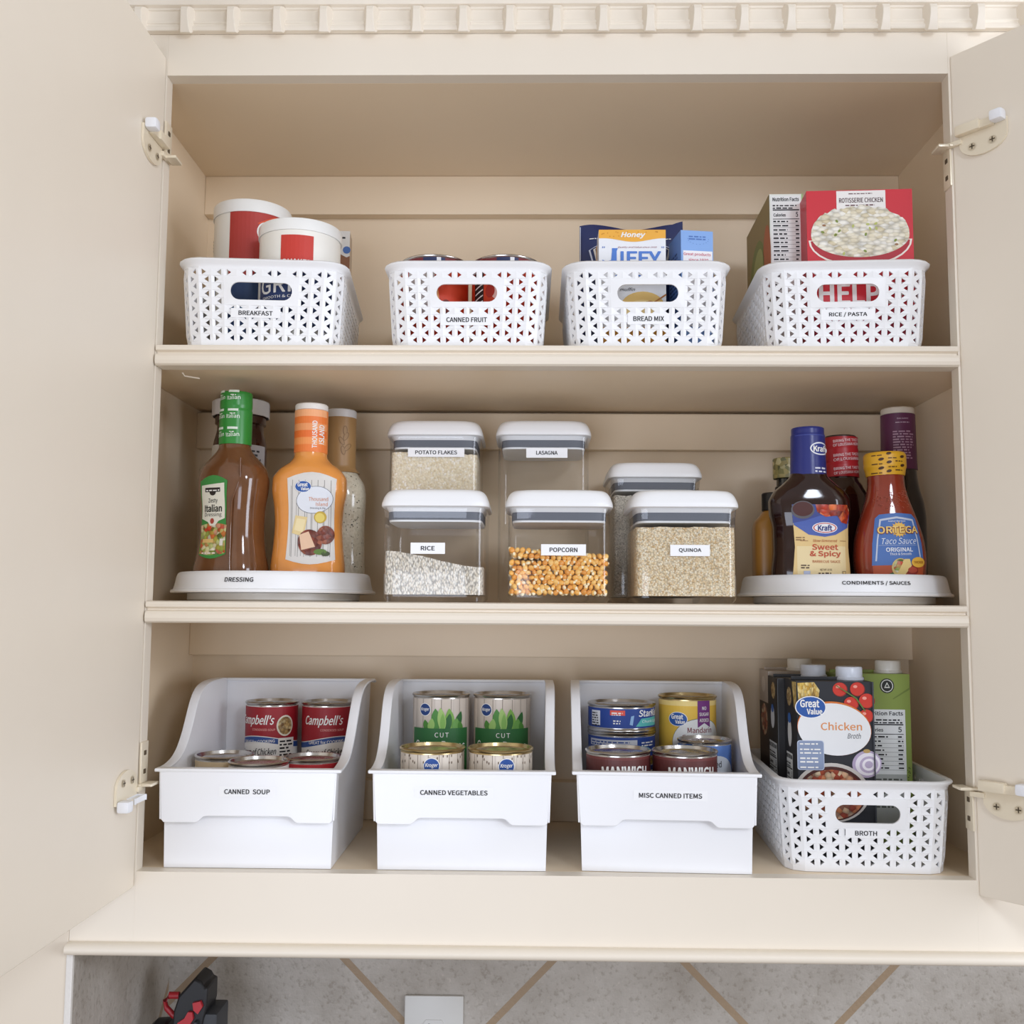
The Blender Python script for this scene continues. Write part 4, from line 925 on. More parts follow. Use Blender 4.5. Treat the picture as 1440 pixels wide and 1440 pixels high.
def f_pouch(d, w, h):
    def shield(k, c, l): d.poly([(-.050 * k, h - .034 - (1 - k) * -.004), (-.034 * k, h - .025), (0, h - .020), (.034 * k, h - .025), (.050 * k, h - .034), (.040 * k, h - .075), (0, h - .11), (-.040 * k, h - .075)], c, l)
    shield(1.06, '#cfd3e4', 2); shield(1.02, '#22305f', 3); shield(.95, '#e9e2da', 4); shield(.90, '#26345f', 5); shield(.84, '#ded6d0', 6)
    d.fine(-.052, -.036, h - .018, 1, .0022, WH, 3, 2); d.fine(.034, .052, h - .018, 1, .0022, WH, 3, 5); d.rect(-.044, h - .060, -.038, h - .030, '#b98a50', 7)
    d.rect(-w / 2 + .0004, .004, -w / 2 + .0014, h - .002, '#c7cbd8', 2)
pouch('mix_pouch', 'navy foil pouch with a wavy top behind the honey muffin box', .1280, .1730, (.0975, .1080, ZK), 0, f_pouch)
pouch('mix_pouch', 'second navy pouch, just its corner showing at the rear of the bread mix basket', .1200, .1350, (.0900, .1650, ZK), radians(2), None)
def f_bkbox(d, w, h):
    d.rect(-w / 2, 0, w / 2, h, '#8a5c40', 0); d.rect(-w / 2, h - .030, w / 2, h, '#dcd9d4', 2); d.poly([(w / 2, h - .030), (w / 2 - .016, h - .030), (w / 2 - .004, h - .036), (w / 2, h - .034)], '#dcd9d4', 2); d.fine(.010, w / 2 - .005, h - .006, 1, .0045, INK, 4, 3); d.ell(w / 2 - .004, h - .026, .005, .005, '#4a6fb0', 5)
    d.rect(w / 2 - .010, .0, w / 2 - .002, h - .075, '#c98a5a', 3)
carton('cereal_box', 'brown and white cereal box at the rear of the breakfast basket', 'food box', .0600, .0320, .2000, (-.2980, .1900, ZK), radians(4.8), '#b9a48c', f_bkbox)

# broth cartons
def broth(label, w, dp, h, loc, rz, col, front, left, cap, capx=.02, capy=.03, group='broth cartons'):
    t = carton('broth_carton', label, 'carton', w, dp, h, loc, rz, col, front, left, group=group)
    bm = bmesh.new(); box(bm, -w / 2 + .001, w / 2 - .001, dp / 2 - .0015, dp / 2 + .0015, h, h + .0035, .0004); obj('top_seam', bm, P(col, .4), t)
    bm = bmesh.new(); lathe(bm, [(0, 0), (.0165, 0), (.0165, .0025), (.0150, .0032), (.0150, .0135), (.0140, .0150), (0, .0150)], 36, 0, (capx, capy)); o = obj('screw_cap', bm, P(cap, .3), t, smooth=40); o.location = (0, 0, h + .0002)
    return t
def tomato(d, x, z, r, L): d.ell(x, z, r, r * .95, '#8e1f16', L, 20); d.ell(x - r * .05, z + r * .04, r * .93, r * .88, '#cf3525', L + 1, 20); d.ell(x - r * .3, z + r * .35, r * .28, r * .2, '#f3a091', L + 2, 12)
def f_chicken(d, w, h):
    d.rect(-w / 2, 0, w / 2, h, '#20232b', 0); d.poly([(-w / 2 + .001, h - .002), (-w / 2 + .020, h - .001), (-w / 2 + .026, h - .010), (-w / 2 + .022, h - .034), (-w / 2 + .010, h - .036), (-w / 2 + .002, h - .022)], GRAIN, 1)
    for k, (x, z, r) in enumerate(((.006, h - .0090, .0085), (.0255, h - .0085, .0085), (.018, h - .0250, .0085), (.0355, h - .0215, .0090), (.0345, h - .0385, .0082))): tomato(d, x, z, r, 2 + k * 3)
    d.poly([(.000, h - .004), (.0015, h - .004), (.024, h - .018), (.034, h - .033), (.0325, h - .033), (.0225, h - .019)], '#5c7a34', 18)
    d.ell(-.002, h - .0525, .0415, .0300, '#d9782f', 19, 44, -.12); d.ell(-.002, h - .0535, .0410, .0290, '#eceef0', 20, 44, -.10)
    great_value(d, -.0280, h - .0290, .0350, 22)
    d.text('Chicken', .0060, h - .0500, .0460, .0090, '#e39454', 22, .02); d.text('Broth', .0200, h - .0605, .0150, .0062, '#2e3035', 22, .005, shear=.25)
    d.rrect(-.0440, h - .0990, -.0140, h - .0660, .003, '#c9d2e6', 23); d.rrect(-.0434, h - .0984, -.0146, h - .0666, .003, '#8b9ab8', 24)
    for k in range(6): d.fine(-.041, -.017, h - .0675 - k * .0050 - (.001 if k % 2 else 0), 1, .0032, WH, 26, 30 + k)
    d.ell(.034, h - .0920, .0165, .0150, '#b7a7c4', 4, 28, .3); d.ell(.035, h - .0920, .0140, .0125, '#e9e4ec', 5, 28, .3)
    for k in range(3): d.ell(.036, h - .0925, .0105 - k * .003, .0092 - k * .0026, '#b9abc6' if k % 2 == 0 else '#efeaf1', 6 + k, 24, .3)
    d.ell(.034, h - .0775, .004, .0022, '#b99a5c', 9); d.rect(w / 2 - .0016, 0, w / 2, h, '#3c4048', 21)
    d.ell(-.006, h - .1240, .0420, .0330, '#cfcac4', 10, 40); d.ell(-.006, h - .1250, .0385, .0300, '#4a1c14', 11, 40); d.ell(-.006, h - .1260, .0360, .0275, STEW, 12, 40)
def l_dark(d, dp, h):
    d.rect(-dp, 0, 0, h, '#1d1b1c', 0); d.ell(-dp * .5, h - .048, .011, .014, '#e6e6e6', 2); d.ell(-dp * .5, h - .038, .007, .005, '#3468b4', 3); d.ell(-dp * .4, h - .016, .012, .010, BEANY, 2); nutrition(d, -dp + .006, -.006, .02, h - .078, 12, 'NUTRITION')
def l_front(d, dp, h): d.rect(-dp, 0, 0, h, '#1f1e22', 0); d.poly([(-.022, h - .002), (0, h - .001), (0, h - .036), (-.012, h - .030)], GRAIN, 1); d.ell(-dp * .6, h - .062, .010, .016, '#e6e6e6', 2); d.ell(-dp * .6, h - .045, .008, .006, '#3468b4', 3); d.ell(-dp * .6, h - .020, .012, .011, BEANY, 2); nutrition(d, -dp + .006, -.024, .02, h - .085, 15, 'NUTRITION')
def l_cream(d, dp, h): d.rect(-dp, 0, 0, h, '#b7a99a', 0); d.rect(-dp, .02, -.0, h - .040, '#3b2c26', 1); d.ell(-dp * .45, h - .062, .020, .020, STEW, 2); d.ell(-dp * .5, h - .018, .012, .010, '#cfc3b6', 2)
def f_green(d, w, h):
    d.rect(-w / 2, 0, w / 2, h, '#8da04a', 0); d.poly([(w / 2, h - .001), (w / 2, h - .018), (w / 2 - .020, h - .030), (w / 2 - .0205, h - .029), (w / 2 - .001, h - .016)], '#74873a', 2)
    d.ell(.017, h - .0140, .0085, .0088, '#22241f', 3); d.ell(.017, h - .0140, .0072, .0075, '#e4e6dc', 4); d.ell(.017, h - .0140, .0062, .0065, '#22241f', 5); d.poly([(.0135, h - .0165), (.017, h - .0095), (.0205, h - .0165)], '#e4e6dc', 6); d.poly([(.0150, h - .0152), (.017, h - .0118), (.0190, h - .0152)], '#22241f', 7)
    nutrition(d, -.014, w / 2 - .0065, h - .118, h - .0420, 21); d.rect(-.014, .03, w / 2 - .0065, h - .118, '#b4b7b2', 1); d.fine(-.012, w / 2 - .009, h - .121, 9, .0040, '#55584f', 3, 8)
    R = random.Random(2)
    for k in range(30): d.ell(w / 2 - R.uniform(.001, .0055), R.uniform(.04, h - .11), .0008, .0008, '#5c6c2c', 2, 6)
ZF = .0004 + .0040
broth('dark chicken broth carton with a white oval and tomatoes', .0860, .0600, .2000, (.3210, .0560, ZF), radians(-1.5), '#1e2026', f_chicken, l_front, '#dfe6f2', .026, .034)
broth('olive green carton with its nutrition facts showing, beside the dark chicken broth', .0880, .0580, .2050, (.3850, .1200, ZF), radians(-2), '#8b9a4a', f_green, None, '#e8e6de', .026, .024)
broth('dark carton second in line along the side of the broth basket', .0640, .0560, .1990, (.3030, .1180, ZF), radians(-2), '#1c1b1d', None, l_dark, '#dfe6f2', .018, .030)
broth('carton with a cream top and dark side, farthest back in the broth basket', .0640, .0560, .2040, (.3060, .1780, ZF), radians(-2), '#b3a596', None, l_cream, '#e3ddd0', .012, .020)

# ------------------------------------------------------------------ bottles
def bottle(name, label, cat, loc, rz, secs, mat, steps=60, bodyname='bottle_body'):
    t = thing(name, label, cat, loc, rz); bm = bmesh.new(); loft(bm, secs, 64, steps); obj(bodyname, bm, mat, t, smooth=60); return t
def sleeve(t, secs, mat, name='neck_sleeve', off=.0005, deco=None, lab=None):
    bm = bmesh.new(); loft(bm, [(s[0], s[1] + off, s[2] + off, s[3]) for s in secs], 56, 16); o = obj(name, bm, mat, t, smooth=50)
    if lab: o['label'] = lab
    if deco:
        d = Dec(loft_map([(s[0], s[1] + off, s[2] + off, s[3]) for s in secs]), .003, .0002, .00012); deco(d); d.build('sleeve_print', o)
    return o
def screw_cap(t, r, z0, z1, mat, name='cap', n=48, rib=0):
    bm = bmesh.new(); lathe(bm, [(r - .001, z0), (r, z0 + .0006), (r, z1 - .0014), (r - .0012, z1), (0, z1)], n)
    if rib:
        for v in bm.verts:
            a = math.atan2(v.co.y, v.co.x); k = 1 + .012 * math.cos(a * rib); v.co.x *= k; v.co.y *= k
    return obj(name, bm, mat, t, smooth=40)
def side_lab(secs): return loft_map(secs)

# zesty italian dressing (turned a little toward the narrow door)
S = [(0, .0400, .0300, 3.2), (.003, .0425, .0325, 3.2), (.018, .0425, .0325, 3.2), (.042, .0390, .0300, 3), (.065, .0368, .0285, 3), (.089, .0372, .0285, 3), (.112, .0400, .0305, 3), (.127, .0412, .0310, 2.9), (.140, .0390, .0300, 2.6), (.150, .0320, .0265, 2.3), (.159, .0235, .0220, 2.1), (.166, .0190, .0190, 2), (.172, .0180, .0180, 2)]
ITAL = P('#6c4427', .12, var=.25, scale=60, coat=.6)
t = bottle('dressing_bottle', 'brown italian dressing bottle with a green sleeved neck, turned aside on the turntable', 'bottle', (-.3815, .0840, ZT), radians(-20), S, ITAL)
def dk(d):
    for i, z in enumerate((.181, .203, .2255)):
        for x in (-.009, .0078): d.rect(x - .0055, z + .0062, x + .0055, z + .0090, '#dfeadd', 2); d.fine(x - .003, x + .003, z + .0045, 1, .0018, WH, 3, 4 + i, ragged=False); d.text('Italian', x, z, .0138, .0052, '#e9f3e6', 3, .01, rot=.08 if i != 1 else .02)
sleeve(t, [(.170, .0186, .0186, 2), (.192, .0188, .0188, 2), (.211, .0188, .0188, 2), (.213, .0180, .0180, 2), (.216, .0186, .0186, 2), (.233, .0182, .0182, 2), (.2335, .0178, .0178, 2)], P('#2f8a36', .3, var=.08), deco=dk, lab='green shrink sleeve printed over the cap and neck')
d = Dec(lambda u, v, o, f=loft_map(S): f(u - .0065, v, o), .004, .0003, .00014)
def hour(x0, w, z0, z1, pin, n=10):
    L = []; 
    for i in range(n + 1): q = i / n; L.append((x0 - w / 2 * (1 - pin * math.sin(pi * q)), z1 - (z1 - z0) * q))
    Rr = [(2 * x0 - p[0], p[1]) for p in L[::-1]]; bot = [(x0 + w / 2 * cos(a) * .0, z0) for a in ()]
    k = 6; lo = [(L[-1][0] + (Rr[0][0] - L[-1][0]) * i / k, z0 - (z1 - z0) * .06 * math.sin(pi * i / k)) for i in range(1, k)]; hi = [(Rr[-1][0] + (L[0][0] - Rr[-1][0]) * i / k, z1 + (z1 - z0) * .08 * math.sin(pi * i / k)) for i in range(1, k)]
    return L + lo + Rr + hi
d.poly(hour(0, .0400, .0380, .1240, .10), '#3e8f43', 1); d.poly(hour(0, .0385, .0390, .0720, .06), SALAD, 2)
d.poly([(-.0170, .0800), (-.0170, .1190), (.0160, .1215), (.0165, .0800), (.008, .0770), (.003, .0715), (-.004, .0715), (-.0075, .0760)], '#ece9da', 3)
d.rect(-.0110, .1110, .0105, .1160, '#2c2422', 5); d.ell(.0, .1108, .0045, .0040, '#2c2422', 5); d.fine(-.0095, .0095, .1150, 1, .0030, WH, 6, 3, ragged=False)
d.text('Zesty', .000, .1003, .0130, .0062, '#26251f', 5, .01); d.text('Italian', .0, .0920, .0250, .0088, '#26251f', 5, .035); d.text('Dressing', .0, .0840, .0245, .0060, '#26251f', 5, .006)
d.ell(-.001, .0770, .0028, .0034, '#b04a3a', 5, 12); d.rect(-.014, .0515, .002, .0560, '#e6c078', 5); d.rect(.0110, .0480, .0155, .0560, '#e8e4da', 5); d.fine(-.014, .008, .0420, 1, .0035, '#f5e6dc', 5, 7)
d.build('label', t)
bm = bmesh.new(); pts = [(.030, -.030, .150), (.0275, -.0262, .128), (.0200, -.0298, .10), (.0190, -.0300, .07), (.0195, -.0305, .040), (.022, -.0325, .018)]
tube(bm, pts, .0011, 6); obj('moulded_ridge', bm, ITAL, t, smooth=60)

# thousand island
S = [(0, .0380, .0260, 2.6), (.003, .0400, .0280, 2.6), (.020, .0440, .0290, 2.9), (.050, .0412, .0280, 3), (.075, .0398, .0275, 3), (.095, .0410, .0280, 3), (.118, .0442, .0300, 3), (.130, .0440, .0300, 2.8), (.142, .0370, .0270, 2.5), (.152, .0240, .0220, 2.1), (.158, .0200, .0200, 2), (.164, .0194, .0194, 2)]
TI = P('#e99a4a', .16, var=.06, scale=90, coat=.5)
t = bottle('dressing_bottle', 'orange thousand island dressing bottle with an orange striped neck and white cap', 'bottle', (-.2930, .0980, ZT), radians(2), S, TI)
def dk(d):
    for k, c in enumerate(('#f0813a', '#f59a55', '#ee7530', '#f3a066', '#ef7f38', '#f7b07c')): d.rect(-.0194, .163 + k * .0085, .0194, .163 + (k + 1) * .0085, c, 1)
    d.text('THOUSAND', .0075, .1835, .0330, .0058, WH, 3, .03, rot=pi / 2); d.text('ISLAND', .0150, .1840, .0230, .0052, WH, 3, .03, rot=pi / 2)
sleeve(t, [(.1625, .0196, .0196, 2), (.190, .0196, .0196, 2), (.214, .0196, .0196, 2)], P('#f08a42', .3), deco=dk, lab='orange striped neck sleeve')
screw_cap(t, .0198, .2142, .2222, P('#ece8e2', .4))
d = Dec(lambda u, v, o, f=loft_map(S): f(u, v, o), .004, .0003, .00014); X = .0070
d.poly(hour(X, .0575, .0330, .1290, .08), '#dedbd6', 1)
for k in range(-3, 4): d.rect(X + k * .0075, .036, X + k * .0075 + .0006, .127, '#8e8a86', 2)
for k in range(8): d.rect(X - .024 + k * .0063, .037, X - .0232 + k * .0063, .120 - (k % 3) * .02, '#b7b2ad', 2)
d.ell(X + .004, .1035, .0215, .0160, '#5d6470', 4, 36, .15); d.ell(X + .004, .1035, .0210, .0155, '#e4e8f0', 5, 36, .15); great_value(d, X - .0095, .1190, .0195, 7)
d.text('Thousand', X + .0085, .1045, .0225, .0048, '#d8946c', 7, .01); d.text('Island', X + .0125, .0985, .0135, .0045, '#d8946c', 7, .01); d.text('Dressing & Dip', X + .008, .0935, .0180, .0030, '#9a9aa0', 7)
d.poly([(X - .022, .0640), (X - .018, .0850), (X - .004, .0830), (X - .008, .0600)], '#e6cf95', 5); d.poly([(X - .0195, .0680), (X - .0165, .0815), (X - .006, .0800), (X - .009, .0650)], '#f0dfae', 6)
d.ell(X + .011, .0830, .0072, .0070, '#c9a83a', 6); d.ell(X + .0105, .0825, .0055, .0055, '#e6d06a', 7)
d.ell(X - .0005, .0530, .0140, .0155, MEAT, 8, 30, .3); d.ell(X + .0175, .0620, .0100, .0110, MEAT, 8); d.poly([(X - .0130, .0620), (X - .002, .0660), (X + .006, .0480), (X - .010, .0440)], '#e9c4a4', 10); d.ell(X + .012, .0420, .0075, .0035, '#5f7f33', 9); d.ell(X + .018, .0400, .0050, .0030, '#3d4a22', 9)
d.build('label', t)

# jar with a white lid at the back
t = thing('sauce_jar', 'dark jar with a white lid, half hidden by the green sleeved bottle', 'jar', (-.4060, .1900, ZT)); r = .0345
bm = bmesh.new(); lathe(bm, [(0, 0), (r - .004, 0), (r, .004), (r, .180), (r * .97, .190), (r * .88, .202), (r * .86, .206), (r * .86, .212), (r * .94, .2135), (r * .94, .226), (0, .226)], 56); obj('glass_body', bm, P('#3b1a12', .08, var=.2, coat=.6), t, smooth=50)
screw_cap(t, .0365, .2235, .2440, P('#e6e5e4', .35), 'lid', 56, 40)
d = Dec(cyl_map(r), .004, .0003, .00014); d.rect(-.048, .02, .048, .184, '#bdb9b8', 1); d.rect(-.048, .02, -.018, .184, '#d8d2c8', 2); d.fine(.012, .040, .180, 26, .0052, '#3c3a3c', 3, 12); d.text('50', -.030, .158, .008, .006, INK, 4); d.build('label', t)

# herb ranch
S = [(0, .0330, .0300, 3), (.004, .0350, .0315, 3), (.020, .0345, .0310, 3), (.080, .0330, .0300, 2.8), (.120, .0345, .0305, 2.6), (.135, .0325, .0290, 2.4), (.148, .0250, .0240, 2.1), (.158, .0205, .0205, 2), (.166, .0200, .0200, 2)]
t = bottle('dressing_bottle', 'pale herb flecked dressing bottle with a tan sleeve and white cap', 'bottle', (-.2745, .1870, ZT), 0, S, cells('flecked_dressing', ['#d9d3bf', '#dfd9c6', '#cfc8b2', '#e3ddcb'], 420, rough=.15, bump=0, coat=.5))
def dk(d):
    for x, z, a in ((.006, .190, .5), (.011, .196, -.4), (.008, .178, .2), (.013, .182, -.6), (.010, .204, 0)): d.ell(x, z, .0028, .0062, '#8a6a42', 2, 12, a); d.ell(x, z, .0019, .0050, '#a5835a', 3, 12, a)
sleeve(t, [(.150, .0260, .0250, 2.1), (.158, .0208, .0208, 2), (.190, .0203, .0203, 2), (.222, .0206, .0206, 2)], P('#a98455', .4, var=.08), deco=dk, lab='tan neck sleeve with herb drawings')
screw_cap(t, .0208, .2215, .2325, P('#dcdcdd', .35))
d = Dec(loft_map(S), .004, .0004, .0001); R = random.Random(8)
for k in range(230): d.ell(R.uniform(-.034, .034), R.uniform(.01, .145), R.uniform(.0003, .0008), R.uniform(.0003, .0009), R.choice(('#3f3e2c', '#57523a', '#2c2b20')), 1, 6)
d.build('herb_flecks', t)

# barbecue sauce, blue sleeve
BBQ = P('#260d0a', .10, var=.3, scale=50, coat=.4)
S = [(0, .0390, .0235, 2.6), (.004, .0420, .0250, 2.6), (.018, .0462, .0265, 2.8), (.050, .0438, .0250, 3.2), (.075, .0440, .0250, 3.1), (.092, .0470, .0262, 3), (.106, .0475, .0265, 2.9), (.118, .0420, .0255, 2.6), (.128, .0310, .0235, 2.3), (.137, .0225, .0210, 2.05), (.145, .0196, .0196, 2)]
t = bottle('sauce_bottle', 'dark barbecue sauce bottle with a blue sleeved neck and cream label', 'bottle', (.3080, .0985, ZT), radians(1), S, BBQ)
def dk(d):
    d.ell(.0095, .1685, .0128, .0078, '#eceef6', 1); d.ell(.0095, .1685, .0112, .0062, '#2b3a8c', 2); d.text('Kraft', .0100, .1685, .0190, .0078, WH, 4, .045); d.fine(.002, .017, .1480, 2, .0040, '#dfe2f2', 3, 3)
    d.rect(-.018, .1845, .018, .1855, '#4450a0', 2)
sleeve(t, [(.138, .0208, .0208, 2), (.165, .0200, .0200, 2), (.186, .0196, .0196, 2), (.188, .0188, .0188, 2), (.1945, .0188, .0188, 2), (.1955, .0180, .0180, 2)], P('#27307c', .3), deco=dk, lab='blue sleeve over cap and neck')
d = Dec(loft_map(S), .004, .0003, .00014); X = .0075; hi = .1010
def kl(w, z0, z1): return [(X - w / 2, z1), (X - w / 2 + .002, z1 - .03), (X - w / 2 + .003, z1 - .05), (X - w / 2, z0 + .006), (X - w / 2 + .008, z0), (X + w / 2 - .004, z0), (X + w / 2, z0 + .006), (X + w / 2 - .002, z1 - .05), (X + w / 2 - .001, z1 - .03), (X + w / 2 - .001, z1 - .006), (X + w / 2 - .004, z1)]
d.poly(kl(.0700, .0125, hi), '#e8c98a', 1); d.rect(X - .030, .016, X + .028, .052, '#f0dba8', 2)
d.poly([(X - .034, .0900), (X + .0335, .0900), (X + .0325, .0745), (X + .016, .0655), (X + .003, .0630), (X - .016, .0655), (X - .033, .0770)], '#4a62b0', 3)
d.poly([(X - .035, hi), (X + .031, hi), (X + .034, .0920), (X + .0335, .0790), (X + .022, .0870), (X - .002, .0880), (X - .020, .0820), (X - .034, .0790)], '#3c4a90', 4)
d.ell(X - .0225, .0945, .0135, .0105, '#5c5a60', 5); d.ell(X - .0225, .0955, .0118, .0085, '#4a1a14', 6); d.poly([(X - .0080, hi), (X + .031, hi), (X + .0340, .0920), (X + .0310, .0785), (X + .0235, .0800), (X + .018, .0880), (X + .004, .0865), (X - .006, .0920)], cells('wings_picture', ['#8e2213', '#d24a22', '#b5311a', '#ef7a3a'], 150, rough=.3, bump=.3, dark=.4), 6)
d.ell(X + .0030, .0735, .0150, .0066, '#f2f2f6', 8); d.ell(X + .003, .0735, .0138, .0057, '#c9352c', 9); d.ell(X + .003, .0735, .0125, .0048, '#f2f2f6', 10); d.text('Kraft', X + .0030, .0735, .0170, .0072, '#22347c', 12, .045)
d.text('Slow-Simmered', X + .003, .0585, .0290, .0032, '#b8622c', 5, .01, shear=.2); d.text('Sweet', X + .003, .0510, .0310, .0068, '#c4502c', 5, .04); d.text('& Spicy', X + .003, .0425, .0370, .0082, '#c4502c', 5, .04); d.text('BARBECUE SAUCE', X + .004, .0340, .0330, .0030, '#b8622c', 5, .02)
for a, b in ((-.026, -.017), (.021, .029)): d.rect(X + a, .0580, X + b, .0585, '#8a4a24', 5)
d.text('NET WT 18 OZ', X + .003, .0245, .0140, .0022, '#4a3320', 5, .01); d.fine(X - .006, X + .010, .0225, 1, .0030, '#4a3320', 5, 4); d.fine(X - .026, X - .013, .0315, 2, .0028, '#4a3320', 5, 6); d.rect(X - .023, .0150, X - .0155, .0230, '#b9c3e0', 5); d.rect(X + .0230, .0185, X + .0275, .0230, '#5c4a2c', 5); d.rect(X + .0236, .0191, X + .0269, .0224, '#e8c98a', 6); d.fine(X - .031, X - .020, .0640, 2, .0026, '#8a6a44', 5, 8)
d.build('label', t)

# taco sauce
S = [(0, .0330, .0240, 2.6), (.004, .0365, .0260, 2.6), (.018, .0398, .0275, 2.5), (.038, .0412, .0280, 2.5), (.058, .0396, .0275, 2.4), (.078, .0350, .0262, 2.3), (.098, .0285, .0240, 2.2), (.115, .0232, .0215, 2.1), (.128, .0212, .0205, 2), (.142, .0208, .0205, 2)]
t = bottle('sauce_bottle', 'teardrop shaped red taco sauce bottle with a yellow cap band', 'bottle', (.4010, .0930, ZT), radians(-1.5), S, P('#8e3420', .1, var=.12, scale=80, coat=.7)); t.rotation_euler.y = radians(-1.2)
def dk(d):
    R = random.Random(3)
    for k in range(5):
        for i in range(3):
            z = .1425 + k * .0052 + i * .0014 - .003; x = -.0150 + i * .0125 + (k % 2) * .004
            if z > .163: continue
            if (i + k) % 2: d.ell(x, z, .0030, .0017, '#4a2a12', 3, 12, .2)
            else: d.fine(x - .005, x + .005, z + .0015, 1, .0025, '#5a3a12', 3, k * 3 + i, ragged=False)
sleeve(t, [(.1370, .0216, .0214, 2), (.1400, .0222, .0218, 2), (.1430, .0226, .0222, 2), (.148, .0240, .0235, 2), (.161, .0240, .0235, 2), (.1645, .0220, .0215, 2)], P('#e0a92a', .35, var=.1), deco=dk, lab='yellow shrink band around the cap')
d = Dec(loft_map(S), .0035, .0003, .00014); X = .0020
d.poly([(X - .0300, .0300), (X - .0285, .0550), (X - .0235, .0850), (X - .0190, .0895), (X, .0910), (X + .0190, .0895), (X + .0240, .0840), (X + .0290, .0550), (X + .0305, .0300)], '#4c74b8', 2)
d.poly([(X - .0295, .0300), (X - .0280, .0120), (X - .024, .0085), (X + .024, .0085), (X + .0280, .0120), (X + .0300, .0300)], '#b5512c', 2)
d.poly([(X - .0265, .0350), (X - .0235, .0600), (X - .0190, .0840), (X, .0868), (X + .0200, .0835), (X + .0240, .0600), (X + .0270, .0350), (X + .0255, .0350), (X + .0225, .0600), (X + .0185, .0815), (X, .0845), (X - .0175, .0820), (X - .0220, .0600), (X - .0248, .0350)], '#c7cfe0', 3)
for k in range(16): a = 2 * pi * k / 16; d.poly([(X + .002 + .0080 * cos(a - .13), .0715 + .0072 * sin(a - .13)), (X + .002 + .0105 * cos(a), .0715 + .0095 * sin(a)), (X + .002 + .0080 * cos(a + .13), .0715 + .0072 * sin(a + .13))], '#e8b23a', 5)
d.ell(X + .002, .0715, .0082, .0075, '#efc25a', 6); d.text('ORTEGA', X + .001, .0708, .0480, .0092, '#8a3a1c', 8, .09); d.text('ORTEGA', X + .001, .0712, .0470, .0084, '#f4d27c', 10, .03)
d.text("America's Best Sauce", X, .0815, .020, .0020, '#e4e8f2', 5); d.text('Taco Sauce', X + .0015, .0580, .0400, .0072, '#e4ecf6', 6, .006, shear=.3); d.rect(X - .022, .0530, X + .022, .0533, '#c7cfe0', 5)
d.text('ORIGINAL', X + .001, .0480, .0310, .0050, '#eef2f8', 6, .035); d.text('Thick & Smooth', X + .002, .0430, .0250, .0030, '#eef2f8', 6, .015)
d.ell(X + .0005, .0275, .0095, .0105, '#d9c07a', 7, 24, -.3); d.ell(X + .0010, .0285, .0080, .0085, SALAD, 8, 24, -.3); d.poly([(X - .004, .0185), (X + .006, .0370), (X + .0120, .0370), (X + .0140, .0290), (X + .006, .0190)], '#e9cf86', 9); d.ell(X - .004, .0180, .0090, .0042, '#41602a', 6); d.ell(X + .0150, .0235, .0070, .0052, '#8e2c22', 8); d.ell(X + .0150, .0242, .0056, .0036, '#b54a34', 9)
d.ell(X + .0225, .0330, .0085, .0060, '#eab642', 11); d.text('THICKER', X + .0225, .0330, .0120, .0030, '#a5641c', 13, .03); d.text('NET WT 8 OZ (227g)', X - .002, .0120, .0220, .0026, '#f0d8c0', 5)
d.build('label', t)
bm = bmesh.new(); R = random.Random(6); f = loft_map(S)
for k in range(34):
    x, z = R.uniform(-.020, .020), R.uniform(.096, .118)
    if abs(x) > .9 * interp(S, z)[0]: continue
    c = f(x, z, .0002); pts = [(c[0] + .0016 * cos(a), c[1], c[2] + .0016 * sin(a)) for a in [2 * pi * i / 8 for i in range(R.choice((5, 8)))]]; tube(bm, pts, .0004, 5)
obj('embossed_pattern', bm, P('#a8503a', .1, coat=.7), t, smooth=60)

# louisiana sauce
S = [(0, .0300, .0280, 2.4), (.004, .0325, .0300, 2.4), (.100, .0325, .0300, 2.4), (.118, .0320, .0295, 2.3), (.134, .0260, .0250, 2.1), (.143, .0210, .0210, 2), (.150, .0200, .0200, 2)]
t = bottle('sauce_bottle', 'dark sauce bottle with a red lettered sleeve, behind the barbecue and taco bottles', 'bottle', (.3680, .1680, ZT), 0, S, P('#2b100d', .08, var=.3, coat=.8))
def dk(d):
    for k, (z, s) in enumerate(((.190, 'BRING THE TASTE'), (.185, 'OF LOUISIANA HOME'), (.172, 'BRING THE TASTE'), (.1665, 'OF LOUISIANA'), (.155, 'BRING THE TASTE'), (.1495, 'OF LOUISIANA HOME'))): d.text(s, .003, z, .034, .0036, '#f1dcdc', 3, .015, rot=.08)
sleeve(t, [(.1445, .0218, .0218, 2), (.160, .0214, .0214, 2), (.163, .0205, .0205, 2), (.166, .0214, .0214, 2), (.180, .0214, .0214, 2), (.183, .0206, .0206, 2), (.186, .0214, .0214, 2), (.195, .0212, .0212, 2)], P('#b01c26', .35), deco=dk, lab='red lettered neck sleeve')
screw_cap(t, .0200, .1945, .1975, P('#3a2c28', .4))
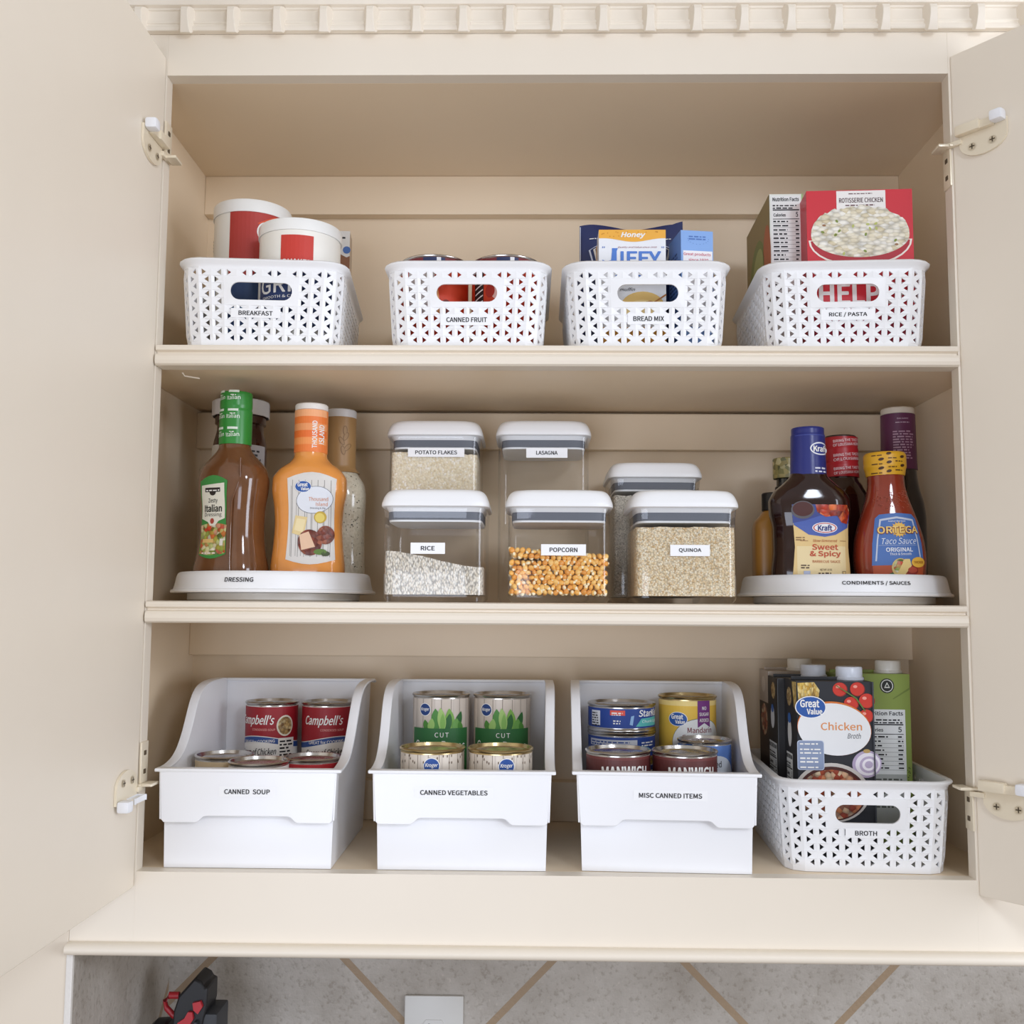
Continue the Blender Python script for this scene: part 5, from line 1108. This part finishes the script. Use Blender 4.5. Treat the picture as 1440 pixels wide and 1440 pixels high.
# tall bottle with the plum sleeve
S = [(0, .0240, .0230, 2.2), (.004, .0255, .0245, 2.2), (.028, .0300, .0280, 2.3), (.090, .0300, .0280, 2.4), (.110, .0285, .0270, 2.3), (.130, .0240, .0235, 2.1), (.148, .0215, .0215, 2), (.170, .0205, .0205, 2)]
t = bottle('vinegar_bottle', 'tall black bottle with a plum sleeved neck and cream cap, beside the open door side', 'bottle', (.4440, .1740, ZT), 0, S, P('#120c0e', .06, coat=.9))
def dk(d):
    d.text('BALSAMIC', -.001, .2190, .014, .0018, '#cdb3c4', 2); d.fine(-.010, .014, .2155, 1, .002, '#cdb3c4', 2, 2); d.fine(-.013, .013, .2050, 11, .0034, '#b792a8', 2, 9)
sleeve(t, [(.155, .0218, .0218, 2), (.170, .0212, .0212, 2), (.226, .0206, .0206, 2)], P('#5f2b4e', .4), deco=dk, lab='plum sleeve with tiny print')
screw_cap(t, .0208, .2262, .2345, P('#ddd3c2', .4))
# tan mustard bottle with a black cap
S = [(0, .0240, .0170, 4), (.003, .0265, .0190, 4), (.075, .0265, .0190, 4), (.085, .0250, .0180, 3.4), (.094, .0180, .0150, 2.6), (.102, .0120, .0120, 2)]
t = bottle('mustard_bottle', 'tan mustard bottle with a black cap, behind the barbecue sauce', 'bottle', (.2780, .1480, ZT), 0, S, P('#a8752e', .3, var=.12, coat=.3))
screw_cap(t, .0150, .1000, .1225, P('#151413', .35), rib=30)
# small bottle with the marbled gold and green cap
S = [(0, .0210, .0210, 2), (.003, .0225, .0225, 2), (.095, .0225, .0225, 2), (.115, .0190, .0190, 2), (.130, .0135, .0135, 2), (.152, .0130, .0130, 2)]
t = bottle('oil_bottle', 'narrow black necked bottle with a gold and green marbled cap', 'bottle', (.3110, .2150, ZT), 0, S, P('#14120e', .1, coat=.7))
screw_cap(t, .0175, .1490, .1760, cells('marbled_cap', ['#2f3a1e', '#b5a468', '#59602f', '#d3c592', '#3c4526'], 170, rough=.3, bump=0)); screw_cap(t, .0150, .1280, .1390, P('#17150f', .3), 'neck_ring')
